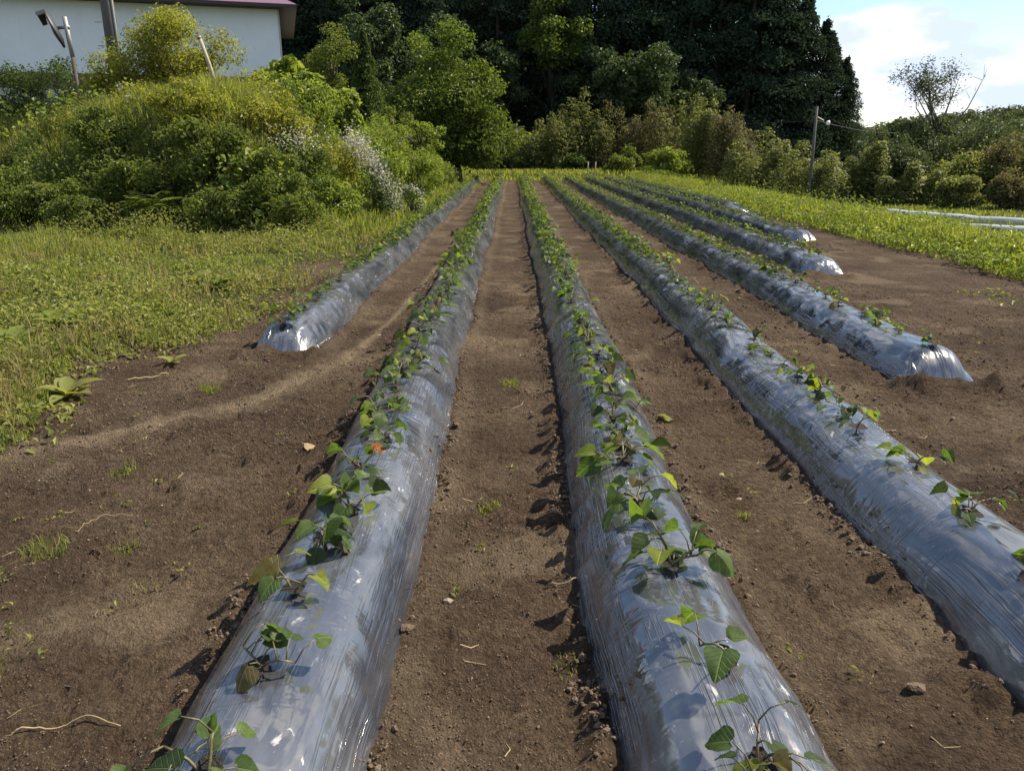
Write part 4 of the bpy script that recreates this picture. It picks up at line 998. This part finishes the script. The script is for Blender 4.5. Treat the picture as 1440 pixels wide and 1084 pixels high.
blossom('flowering_shrub', (-4.05, 15.5, gz(-4.05, 15.5) - 0.1), (0.6, 0.5, 0.6), 1500, 260, 'shrub with a few white blossoms left of the cascade', 203, arc3)
# irises on the mound
for j, (x, y) in enumerate([(-7.6, 16.2), (-7.0, 16.0), (-6.55, 16.0), (-7.9, 16.6)]):
    r = np.random.default_rng(300 + j); root = empty('iris', (x, y, gz(x, y))); mb = MB(); mb.tube([(0, 0, 0), (.01, 0, .3), (.0, .01, .55)], [.008, .006, .005], 4); mb.obj('stem', M['weed'], root)
    P = np.array([[0, 0, .57]]) + r.normal(0, .03, (6, 3)); V, Q = leafquads(P, r.normal(0, 1, (6, 3)), np.full(6, .06), r, .7); add('petals', mesh_np('petals', V, Q, M['iris']), root)
    tag(root, ['lilac iris second from left on the mound', 'lilac iris in the middle of the mound', 'rightmost lilac iris on the mound', 'leftmost pale lilac iris on the mound'][j], 'flower', 'irises on the mound')
# shrubs in front of the house
make_shrub('topiary_bush', (-8.05, 20.2, 2.45), (1.4, 1.1, 1.45), 15000, .075, 'shrub_gold', 'large round yellow-green bush before the white house wall', 'bush', 120, nclump=46, cr=(.3, .46), sink=0.02)
make_shrub('hedge_bush', (-9.5, 19.9, 2.0), (1.3, 0.8, 1.0), 6500, .07, 'shrub_gold', 'low yellowish bush at the foot of the dark pole', 'bush', 121, 'hedge bushes before the house')
make_shrub('hedge_bush', (-11.2, 20.0, 1.9), (1.3, 0.9, 1.15), 7000, .07, 'shrub_dark', 'dark bush below the road mirror pole', 'bush', 122, 'hedge bushes before the house')
make_shrub('hedge_bush', (-12.7, 20.4, 1.8), (1.1, 0.8, 1.0), 5000, .07, 'shrub_dark', 'dark bush at the left picture edge before the house', 'bush', 123, 'hedge bushes before the house')
make_shrub('mulberry_sapling', (-6.45, 21.2, 2.3), (0.7, 0.6, 0.85), 900, .20, 'shrub_lime', 'big-leaved sapling against the white wall corner', 'sapling', 124, 'big-leaved saplings by the house', nclump=12, asp=0.75)
make_shrub('mulberry_sapling', (-5.5, 20.6, 2.1), (0.9, 0.7, 0.95), 1400, .20, 'shrub_lime', 'big-leaved bright sapling right of the house corner', 'sapling', 125, 'big-leaved saplings by the house', nclump=14, asp=0.75)
make_shrub('mulberry_sapling', (-4.35, 20.8, 1.75), (0.7, 0.6, 0.8), 900, .18, 'shrub_lime', 'lower bright sapling behind the bank crown', 'sapling', 126, 'big-leaved saplings by the house', nclump=12, asp=0.75)

def make_tree(name, loc, rad, trunk_h, nleaf, size, mat, label, seed, group=None, nclump=40, cr=(.2, .33), asp=.55, bark='bark', low=0.0, cat='tree', droop=.3, lobes=()):
    r = np.random.default_rng(seed); root = empty(name, loc)
    cl = shape_clumps(r, rad, nclump, cr)
    for off, lr, ln in lobes: cl += [(c + np.array(off) - [0, 0, lr[2]], s_) for c, s_ in shape_clumps(r, lr, ln, (.28, .5))]
    V, Q = foliage(r, cl, nleaf, size, asp, droop); V[:, 2] += trunk_h
    add('crown', mesh_np('crown', V, Q, M[mat]), root)
    mb = MB(); t = max(0.09, rad[0] * 0.055)
    top = trunk_h + rad[2] * 1.5
    mb.tube([(0, 0, -0.4), (0.05 * rad[0], 0, trunk_h * .6), (0.02, 0.05, trunk_h + rad[2] * .5), (0, 0, top)], [t * 1.3, t, t * .7, t * .2], 8)
    for c, s in cl[:14]:
        c = c + [0, 0, trunk_h]; b = np.array([0.0, 0, max(trunk_h * .6, c[2] * .5)])
        mb.tube([b, (b + c) / 2 + [0, 0, .1 * rad[2]], c], [t * .45, t * .3, t * .1], 5)
    mb.obj('trunk', M[bark], root, True)
    tag(root, label, cat, group); return root
make_tree('broadleaf_tree', (-2.7, 38.0, 0.2), (3.3, 3.0, 3.0), 0.05, 28000, .17, 'tree', 'large rounded broadleaf tree at the far left of the field', 130, nclump=60, cr=(.16, .36), lobes=[((1.7, -.4, 1.8), (1.6, 1.4, 1.5), 14), ((-.7, 0, 5.6), (1.9, 1.6, 1.4), 16), ((-2.6, 0, 3.0), (1.8, 1.6, 2.1), 16), ((1.1, .2, 4.5), (1.5, 1.4, 1.2), 10), ((.3, -1.2, 1.0), (2.0, 1.2, 1.0), 12)])
make_tree('broadleaf_tree', (-4.9, 33.5, 0.7), (1.5, 1.5, 1.3), 0.2, 4500, .14, 'shrub_mid', 'green bushy tree at the left foot of the large one', 131, nclump=26)
make_tree('garden_tree', (-5.9, 27.0, 2.4), (0.85, 0.85, 1.55), 0.2, 5500, .09, 'shrub_mid', 'upright oval garden tree beside the house roof', 132, nclump=30, cr=(.3, .42))
make_tree('garden_tree', (-7.0, 28.5, 2.4), (0.9, 0.9, 1.1), 0.2, 3000, .10, 'shrub_mid', 'smaller garden tree hugging the house corner', 133, nclump=20)
make_tree('broadleaf_tree', (-3.6, 31.5, 0.9), (1.2, 1.2, 0.9), 0.2, 3000, .12, 'shrub_lime', 'light green bushy tree in front of the large one', 134, nclump=18)
# ---- cypress (columnar, fine)
def conifer_mesh(seed, H, Rb, n, size, mat, droop=0.9, column=1.0, start=0.06):
    r = np.random.default_rng(seed); P, D = [], []
    nb = 90
    hs = start + (1 - start) * (np.arange(nb) / nb) ** 0.9
    per = n // nb
    for h in hs:
        a = r.uniform(0, 6.28); rad = Rb * ((1 - h) ** column * (0.75 + 0.25 * r.random()) + 0.03) * min(1, 0.45 + h * 3)
        f = r.random(per) ** 0.6; spr = r.normal(0, 0.13 + 0.12 * f) * 1.6
        rr = rad * f * 1.1
        P.append(np.stack([np.cos(a + spr) * rr, np.sin(a + spr) * rr, H * h - 0.28 * rr * f + r.normal(0, H * .012, per)], -1))
        D.append(np.stack([np.cos(a + spr), np.sin(a + spr), np.full(per, .6)], -1))
    P = np.concatenate(P); D = np.concatenate(D)
    V, Q = leafquads(P, D, size * r.uniform(.6, 1.3, len(P)), r, 0.5, droop)
    tb = MB(); tb.tube([(0, 0, -.6), (0, 0, H * .5), (0, 0, H * .97)], [H * .016, H * .010, H * .002], 7)
    return mesh_np('crown', V, Q, M[mat]), tb.mesh('trunk', M['darkbark'])
cy = conifer_mesh(5, 3.6, 1.0, 7000, .12, 'shrub_dark', -1.5, .8)
root = empty('cypress_tree', (-5.35, 30, 2.0)); add('crown', cy[0], root); add('trunk', cy[1], root)
tag(root, 'fine-leaved pointed conifer left of the large broadleaf tree', 'tree')
# ---- cedar forest
CED = [conifer_mesh(40 + j, 16.0, 3.1 + 0.3 * (j % 2), 11000, .29, 'cedar', .8, .62, 0.02) for j in range(4)]
r = np.random.default_rng(77)
EDGE = [conifer_mesh(60 + j, 16.0, 4.3, 14000, .27, 'cedar', .8, .72, 0.02) for j in range(3)]
edge = [(18.8, 61, 15.5, 'tall pointed cedar left of the sky gap'), (20.1, 63.5, 14.0, 'pointed cedar rising out of the picture near the sky'), (21.2, 61.5, 12.9, 'pointed cedar whose tip touches the picture top'), (22.5, 64, 12.3, 'pointed cedar just below the picture top'), (23.5, 62.5, 10.9, 'first of the cedar tips stepping down to the right'),
        (24.6, 64, 10.0, 'second of the cedar tips stepping down to the right'), (25.5, 63, 8.4, 'third of the cedar tips stepping down to the right'), (26.5, 64.5, 6.9, 'last and lowest cedar at the right end of wood')]
for j, (x, y, h, lab) in enumerate(edge):
    root = empty('cedar_tree', (x, y, -0.2), r.uniform(0, 6)); a = EDGE[j % 3]; add('crown', a[0], root); add('trunk', a[1], root)
    s = h / 16.0; root.scale = (s * 1.25, s * 1.25, s); tag(root, lab, 'tree', 'cedars of the dark wood')
spots_ = []
for row, (yy, st) in enumerate([(60, 2.6), (64.5, 3.0), (70, 3.4)]):
    x = -24 + row
    while x < 18.6 + row * 0.8: spots_.append((x + r.uniform(-.5, .5), yy + r.uniform(-1.2, 1.2), row)); x += st
for j, (x, y, row) in enumerate(spots_):
    h = r.uniform(14.5, 18.5) + row; root = empty('cedar_tree', (x, y, gz(x, y) - 0.3), r.uniform(0, 6)); a = CED[int(r.integers(0, 4))]
    add('crown', a[0], root); add('trunk', a[1], root); s = h / 16.0; root.scale = (s, s, s)
    tag(root, ['dark cedar in the front rank of the wood behind the field', 'dark cedar in the second rank of the wood behind', 'dark cedar deep in the wood, barely showing'][row], 'tree', ['front rank cedars', 'second rank cedars', 'rear rank cedars'][row])
# broadleaf trees at the wood edge
make_tree('forest_tree', (8.2, 55, -0.2), (3.6, 3.0, 3.6), 2.2, 8000, .30, 'forest', 'dull green rounded tree in front of the dark cedars', 140, nclump=40, bark='darkbark')
make_tree('forest_tree', (2.7, 57, 0.0), (2.6, 2.3, 4.2), 5.0, 6500, .28, 'tree', 'tall olive-lit tree reaching out of the picture top', 141, nclump=26, bark='darkbark', cr=(.28, .45))
make_tree('forest_tree', (-1.5, 56, 0.0), (3.0, 2.6, 3.4), 2.4, 6000, .30, 'forest', 'dark tree in shade right behind the large broadleaf tree', 142, nclump=30, bark='darkbark')
make_tree('forest_tree', (-8.5, 50, 0.4), (3.4, 3.0, 4.0), 2.6, 7000, .30, 'forest', 'dark tree in shade behind the garden trees', 143, nclump=34, bark='darkbark')
make_tree('forest_tree', (28.2, 58, -0.4), (2.2, 2.0, 2.2), 0.8, 5200, .24, 'hazel', 'dark green tree right of the last cedar', 144, nclump=26, bark='darkbark')
make_tree('forest_tree', (5.0, 58, 0.0), (3.0, 2.4, 3.8), 3.4, 7000, .28, 'forest', 'green tree between the olive-lit tree and rounded one', 145, nclump=34, bark='darkbark')
make_tree('forest_tree', (12.4, 57, -0.2), (2.8, 2.4, 3.4), 1.6, 6500, .28, 'forest', 'dull green tree at the foot of cedars right of centre', 146, nclump=32, bark='darkbark')
make_tree('forest_tree', (-4.6, 54, 0.0), (2.6, 2.4, 3.6), 3.4, 6000, .28, 'forest', 'dim tree above the left shoulder of the large broadleaf', 147, nclump=30, bark='darkbark')
# ---- bamboo and scrub belt at the foot of the wood
def make_bamboo(loc, h, rad, n, size, mat, label, seed, group='bamboo and scrub belt at the foot of the wood'):
    r = np.random.default_rng(seed); root = empty('bamboo_clump', loc); mb = MB(); P, N = [], []
    nc = max(8, int(rad * 8))
    for c in range(nc):
        a = r.uniform(0, 6.28); d = rad * math.sqrt(r.random()) * .8; hh = h * (1 - 0.55 * (d / rad) ** 2) * r.uniform(.72, 1.0)
        b = np.array([math.cos(a) * d * .7, math.sin(a) * d * .7, -.2]); tp = np.array([math.cos(a) * d * 1.15, math.sin(a) * d * 1.15, hh])
        mb.tube([b, (b + tp) / 2 + [0, 0, .1], tp], [.022, .018, .006], 4)
        k = n // nc; f = 0.08 + 0.92 * r.random(k) ** .8; sw = (0.22 + 0.30 * rad) * (1.2 - f)
        lv = np.where(r.random(k) < .45, np.floor(f * 11) / 11 + r.normal(0, .015, k), f)
        ang = r.uniform(0, 6.28, k); rr = sw * np.sqrt(r.random(k)) * 1.5
        P.append(b + (tp - b) * lv[:, None] + np.stack([np.cos(ang) * rr, np.sin(ang) * rr, -0.15 * rr], -1)); N.append(np.stack([np.cos(ang) * .3, np.sin(ang) * .3, np.ones(k)], -1))
    V, Q = leafquads(np.concatenate(P), np.concatenate(N), size * r.uniform(.6, 1.3, sum(len(p) for p in P)), r, .32, .5)
    add('foliage', mesh_np('foliage', V, Q, M[mat]), root); mb.obj('culms', M['bamboo_brown'], root)
    return tag(root, label, 'bamboo', group)
bam = [(2.3, 50, 3.9, 1.7, 'bamboo', 'yellowish bamboo clump right of the large tree'), (4.3, 51, 5.4, 2.0, 'bamboo', 'tall yellow-brown bamboo clump above the dark hollow'),
       (6.6, 51, 4.9, 2.0, 'bamboo_brown', 'brown bamboo clump behind the green bush'), (8.6, 49, 4.7, 1.6, 'bamboo_brown', 'brownish bamboo spire left of the tallest one'),
       (10.4, 47, 6.0, 1.6, 'bamboo', 'tallest feathery bamboo spire at the wood edge'), (11.9, 45.5, 4.2, 1.7, 'bamboo_brown', 'brown bamboo clump right of the tallest spire'),
       (12.9, 42, 3.9, 1.7, 'bamboo', 'yellowish bamboo left of the slim grey pole'), (14.6, 41, 3.7, 1.8, 'bamboo', 'rounded yellow-green bamboo just left of the slim pole'),
       (16.5, 40, 3.5, 1.8, 'bamboo', 'broad pale bamboo clump right of the slim pole'), (18.2, 40, 3.4, 1.3, 'bamboo', 'spiky bamboo clump in front of the last cedar'),
       (19.4, 38, 2.4, 1.4, 'bamboo', 'low bamboo clump beyond the verge'), (0.6, 52, 3.4, 1.6, 'bamboo_brown', 'brown bamboo in shade behind the field end')]
for j, (x, y, h, rad, mt, lab) in enumerate(bam):
    q_ = 0.72 if 6 <= j <= 10 else 1.0; x *= q_; y *= q_; h *= q_ * (0.95 if q_ < 1 else 1); rad *= q_
    make_bamboo((x, y, gz(x, y) - .2), h * 1.05, rad * 1.2, 9000, .21 * q_, mt, lab, 400 + j)
make_shrub('wood_edge_bush', (6.3, 44.8, -0.1), (1.5, 1.1, 1.0), 4200, .16, 'shrub_mid', 'broad dark green bush at the far end of the field', 'bush', 150, 'green bushes at the far end')
make_shrub('wood_edge_bush', (8.4, 43.8, -0.1), (1.6, 1.1, 0.95), 4200, .17, 'shrub_lime', 'bright green leafy bush behind the far verge', 'bush', 151, 'green bushes at the far end')
make_shrub('wood_edge_bush', (3.6, 48.5, -0.1), (1.6, 1.0, 0.9), 3000, .17, 'shrub_dark', 'dark bush in the shaded hollow behind the rows', 'bush', 152, 'green bushes at the far end')
make_shrub('wood_edge_bush', (0.2, 49.5, -0.1), (2.0, 1.2, 1.1), 3600, .18, 'shrub_dark', 'dark bush under the right side of large tree', 'bush', 153, 'green bushes at the far end')
# right side scrub
scrub = [(20.6, 41, (1.6, 1.4, 1.6), 'hazel', 'green scrub bush left of the bare-topped tree'), (22.6, 40, (1.7, 1.4, 1.5), 'bamboo', 'olive scrub bush under the bare-topped tree'), (24.8, 40, (1.8, 1.4, 1.9), 'bamboo_brown', 'reddish brown scrub right of the bare-topped tree'),
         (27.2, 40, (1.9, 1.5, 1.8), 'bamboo_brown', 'brown scrub at the right picture edge'), (25.6, 45, (2.2, 1.8, 2.5), 'hazel', 'dull green scrub tree behind the brown bushes'), (29.4, 45, (2.4, 1.9, 2.5), 'hazel', 'dull green tree at the right picture edge'), (20.8, 36.5, (1.5, 1.1, 0.9), 'bamboo', 'low yellowish scrub beyond the paddies'), (23.0, 36, (1.6, 1.1, 1.0), 'bamboo_brown', 'low brown scrub beyond the paddies'), (25.4, 36, (1.6, 1.1, 1.0), 'bamboo_brown', 'low dark brown scrub at right beyond the paddies'), (22.0, 47, (2.0, 1.6, 2.3), 'hazel', 'green tree between the last cedar and the bare-topped tree'), (32.6, 50, (2.6, 2.2, 2.9), 'hazel', 'tall dull tree outside the right edge of scrub')]
for j, (x, y, rad, mt, lab) in enumerate(scrub):
    x *= .7; y *= .7; rad = tuple(.72 * v for v in rad)
    make_shrub('scrub_bush', (x, y, gz(x, y) - .1), rad, 4600, .125, mt, lab, 'bush', 160 + j, 'scrub beyond the paddies', nclump=30, cr=(.2, .5))
# bare-topped tree
rt = make_tree('bare_topped_tree', (21.2, 40.5, -0.5), (2.6, 2.2, 1.8), 0.6, 3600, .22, 'hazel', 'spreading tree with bare upper branches against the sky', 170, nclump=24, bark='deadwood')
r = np.random.default_rng(171); mb = MB(); tw = []
for j in range(13):
    a = r.uniform(-1.3, 1.3); b = np.array([r.normal(0, .4), r.normal(0, .4), 3.0]); tp = b + np.array([math.sin(a) * 1.9, r.normal(0, .4), 2.6 * math.cos(a * .6) + r.uniform(-.3, .4)])
    m_ = (b + tp) / 2 + r.normal(0, .12, 3); mb.tube([b, m_, tp], [.045, .028, .01], 4)
    for q_ in range(5):
        f = r.uniform(.4, 1); s_ = b + (tp - b) * f; e_ = s_ + np.array([r.normal(0, .35), r.normal(0, .3), r.uniform(.15, .6)]); mb.tube([s_, e_], [.014, .006], 3); tw.append(e_)
mb.obj('bare_branches', M['deadwood'], rt)
P = np.array([p for p in tw if p[0] < 0.9]); P = np.repeat(P, 46, 0) + r.normal(0, .20, (len(P) * 46, 3)); V, Q = leafquads(P, np.tile([0, 0, 1.], (len(P), 1)), np.full(len(P), .13), r); add('sparse_leaves', mesh_np('sparse_leaves', V, Q, M['hazel']), rt)

# ---- far wooded hill on the right
hx = np.linspace(40, 420, 90); hy = np.linspace(120, 420, 50); HX, HY = np.meshgrid(hx, hy)
def hill_z(x, y):
    crest = 4.5 + 7.5 * sst(75, 150, x) + 3 * sst(150, 300, x) + 2.0 * (fbm(x * .02, y * .02, 5, 3) - .5)
    return crest * sst(125, 215, y) - 1
HZ = hill_z(HX, HY); i = np.arange(49)[:, None] * 90 + np.arange(89)[None, :]
me = mesh_np('hill', np.stack([HX, HY, HZ], -1).reshape(-1, 3), np.stack([i, i+1, i+91, i+90], -1).reshape(-1, 4), M['forest'], True)
tag(add('hill', me), 'far wooded hill on the right', None, None, 'structure')
r = np.random.default_rng(500); n = 900; cx_ = r.uniform(60, 240, n); cy_ = 130 + 110 * r.random(n) ** 1.0
cl = [((x, y, float(hill_z(x, y)) + 1.2), (r.uniform(1.6, 3.0),) * 2 + (r.uniform(1.4, 2.6),)) for x, y in zip(cx_, cy_)]
V, Q = foliage(r, cl, 42000, 1.0, .7)
tag(add('far_wood', mesh_np('far_wood', V, Q, M['hazel'])), 'far wooded hillside beyond the paddies', 'wood', None, 'stuff')

# ------------------------------------------------------------------ house
hr = empty('house', (-8.3, 30.0, 2.3), R(16))   # local +x runs along the wall to its right corner at x=0
tag(hr, 'white-walled house with brown base and purple roof on the terrace', 'house')
Lw, Dp = 16.0, 7.0
mb = MB(); mb.box((-Lw, 0.0, 1.72), (0, Dp, 3.98)); mb.obj('wall', M['wall'], hr)
mb = MB(); mb.box((-Lw - .02, -0.025, 1.20), (0.025, Dp, 1.717)); mb.obj('wainscot', M['brown'], hr)
mb = MB(); mb.box((-Lw - .03, -0.05, -0.6), (0.05, Dp, 1.197)); mb.obj('foundation', M['conc'], hr)
for j in range(17):                                                    # siding joints: thin cover strips
    mb = MB(); x = -0.92 * (j + 1); mb.box((x - .011, -.006, 1.72), (x + .011, 0.003, 3.975)); mb.obj('siding_joint', M['wall'], hr)
mb = MB(); mb.box((-0.05, -.012, 1.722), (0.012, .05, 3.977)); mb.obj('corner_trim', M['conc'], hr)
mb = MB()
e, zr, tk = 0.62, 3.98, 0.10
V = [(-Lw - e, -e, zr), (e, -e, zr), (e, Dp + e, zr), (-Lw - e, Dp + e, zr), (-Lw + 2.5, Dp / 2, zr + 1.9), (-2.5, Dp / 2, zr + 1.9)]
V2 = [(x, y, z + tk) for x, y, z in V]
mb.put(V2, [(0, 1, 5, 4), (2, 3, 4, 5)], [(1, 2, 5), (3, 0, 4)])
rf = mb.obj('roof', M['roof'], hr)
mb = MB(); mb.box((-Lw - e, -e, zr + .003), (e, Dp + e, zr + tk - .002)); mb.obj('fascia', M['soffit'], rf)

# ------------------------------------------------------------------ road mirror, poles, stake
mr = empty('road_mirror', (-10.05, 19.0, gz(-10.05, 19) - .1)); z0 = mr.location.z
tag(mr, 'convex road mirror seen edge-on, on a thin pole by the house', 'mirror')
mb = MB(); mb.tube([(0, 0, -.3), (0, 0, 3.55 - z0)], [.045, .045], 8); mb.obj('pole', M['rust'], mr, True)
mb = MB(); mb.tube([(0, 0, 3.55 - z0), (-.05, 0, 4.38 - z0)], [.052, .050], 8); mb.obj('pole', M['steel'], mr, True)
mb = MB(); mb.tube([(.03, 0, 4.17 - z0), (-.26, .0, 4.15 - z0)], [.04, .035], 6); mb.obj('bracket', M['steel'], mr, True)
mh = Matrix.Translation((-.30, 0, 4.13 - z0)) @ Matrix.Rotation(R(-24), 4, 'Y') @ Matrix.Rotation(R(23), 4, 'Z')
def disc(rad, prof, mat, name, parent, seg=28):
    mb = MB(); th = np.linspace(0, 2*np.pi, seg, endpoint=False); Vv = []
    for rr, xx in prof: Vv += [(xx, math.cos(t) * rr * rad, math.sin(t) * rr * rad) for t in th]
    Q = [(a*seg + j, a*seg + (j+1) % seg, (a+1)*seg + (j+1) % seg, (a+1)*seg + j) for a in range(len(prof) - 1) for j in range(seg)]
    mb.put(Vv, Q); o = mb.obj(name, mat, parent, True); o.matrix_basis = mh; return o
disc(.40, [(0.02, .06), (.6, .05), (1.0, .0), (1.03, -.03), (.98, -.05)], M['dark'], 'mirror_back', mr)
disc(.40, [(0.01, -.10), (.5, -.085), (.97, -.045)], M['mirror'], 'mirror_face', mr)
mb = MB(); th = np.linspace(R(35), R(145), 14); Vv = [(xx, math.cos(t) * .43, math.sin(t) * .43) for t in th for xx in (.0, -.20)]
mb.put(Vv, [(2*j, 2*j+1, 2*j+3, 2*j+2) for j in range(13)]); o = mb.obj('hood', M['dark'], mr); o.matrix_basis = mh
up_ = empty('utility_pole', (-10.15, 21.2, gz(-10.15, 21.2) - .3)); tag(up_, 'thick dark utility pole in front of the white house', 'pole')
mb = MB(); mb.tube([(0, 0, -.3), (0, 0, 3), (0, 0, 9)], [.17, .16, .13], 14); mb.obj('pole', M['pole'], up_, True)
mb = MB(); mb.tube([(.165, -.06, .2), (.155, -.06, 3), (.125, -.06, 8.8)], [.03, .03, .03], 6); mb.obj('conduit', M['steel'], up_, True)
mb = MB()
for j in range(9): mb.tube([(-.15, -.1, 1.2 + j * .55), (-.30, -.14, 1.2 + j * .55)], [.012, .012], 5)
mb.obj('step_bolts', M['steel'], up_)
vn_ = empty('climbing_vine', (-10.0, 20.95, 2.0)); r = np.random.default_rng(8)
P = np.stack([r.normal(0, .13, 700), r.normal(-.05, .12, 700), 0.3 + 1.9 * r.random(700) ** 1.4], -1); V, Q = leafquads(P, np.tile([0, -.5, .7], (700, 1)), np.full(700, .07), r); add('foliage', mesh_np('foliage', V, Q, M['shrub_lime']), vn_)
mb = MB(); mb.tube([(0, 0, -.2), (.05, -.02, 1), (0, 0, 2.1)], [.015, .012, .006], 5); mb.obj('stem', M['bark'], vn_); tag(vn_, 'leafy vine climbing the foot of the dark pole', 'vine')
st = empty('leaning_stake', (-6.1, 17.0, gz(-6.1, 17.0))); tag(st, 'pale wooden stake leaning left on top of the mound', 'stake')
zt = 3.72 - st.location.z
mb = MB(); mb.tube([(.05, 0, -.2), (-.1, 0, zt * .5), (-.27, .03, zt)], [.042, .040, .038], 7); mb.obj('post', M['wood'], st, True)
mb = MB(); mb.tube([(-.262, .03, zt - .06), (-.268, .03, zt - .02)], [.047, .047], 7); mb.obj('binding', M['deadwood'], st, True)
rp = empty('slim_pole', (10.35, 27.6, gz(10.35, 27.6) - .1)); z0 = rp.location.z; tag(rp, 'slim grey pole standing beyond the right verge', 'pole')
mb = MB(); mb.tube([(0, 0, -.4), (0, 0, 1.5), (-.03, 0, 2.92 - z0)], [.06, .055, .045], 8); mb.obj('post', M['pole'], rp, True)
mb = MB(); mb.tube([(.03, 0, 2.58 - z0), (.25, 0, 2.47 - z0)], [.018, .018], 5); mb.obj('bracket', M['steel'], rp)
wi = empty('overhead_wire', (10.37, 27.6, 2.45)); tag(wi, 'thin wire strung from the slim pole across the dark wood', 'wire')
mb = MB(); tt = np.linspace(0, 1, 16)
mb.tube(np.stack([tt * 16, tt * 26, 0.25 * tt - 0.9 * tt * (1 - tt) + .02], -1), .006, 4); mb.obj('cable', M['dark'], wi)
mb = MB(); mb.tube(np.stack([-tt * 14, tt * 24, -0.9 * tt * (1 - tt) + .02 + 0.6 * tt], -1), .006, 4); mb.obj('cable', M['dark'], wi)
mb = MB(); mb.tube([(1.05, 1.7, -.08), (1.05, 1.7, .0), (1.05, 1.7, .08)], [.05, .08, .05], 8); mb.obj('insulator', M['white'], wi, True)
for j, x in enumerate((4.05, 4.45)):
    o_ = empty('field_stake', (x, 42.6, gz(x, 42.6))); tag(o_, ['left of two short stakes at the far field end', 'right of two short stakes at the far field end'][j], 'stake', 'stakes at the field end')
    mb = MB(); mb.tube([(0, 0, -.1), (0, 0, .45), (.01, 0, .85)], [.035, .033, .03], 6); mb.obj('post', M['wood'], o_, True)
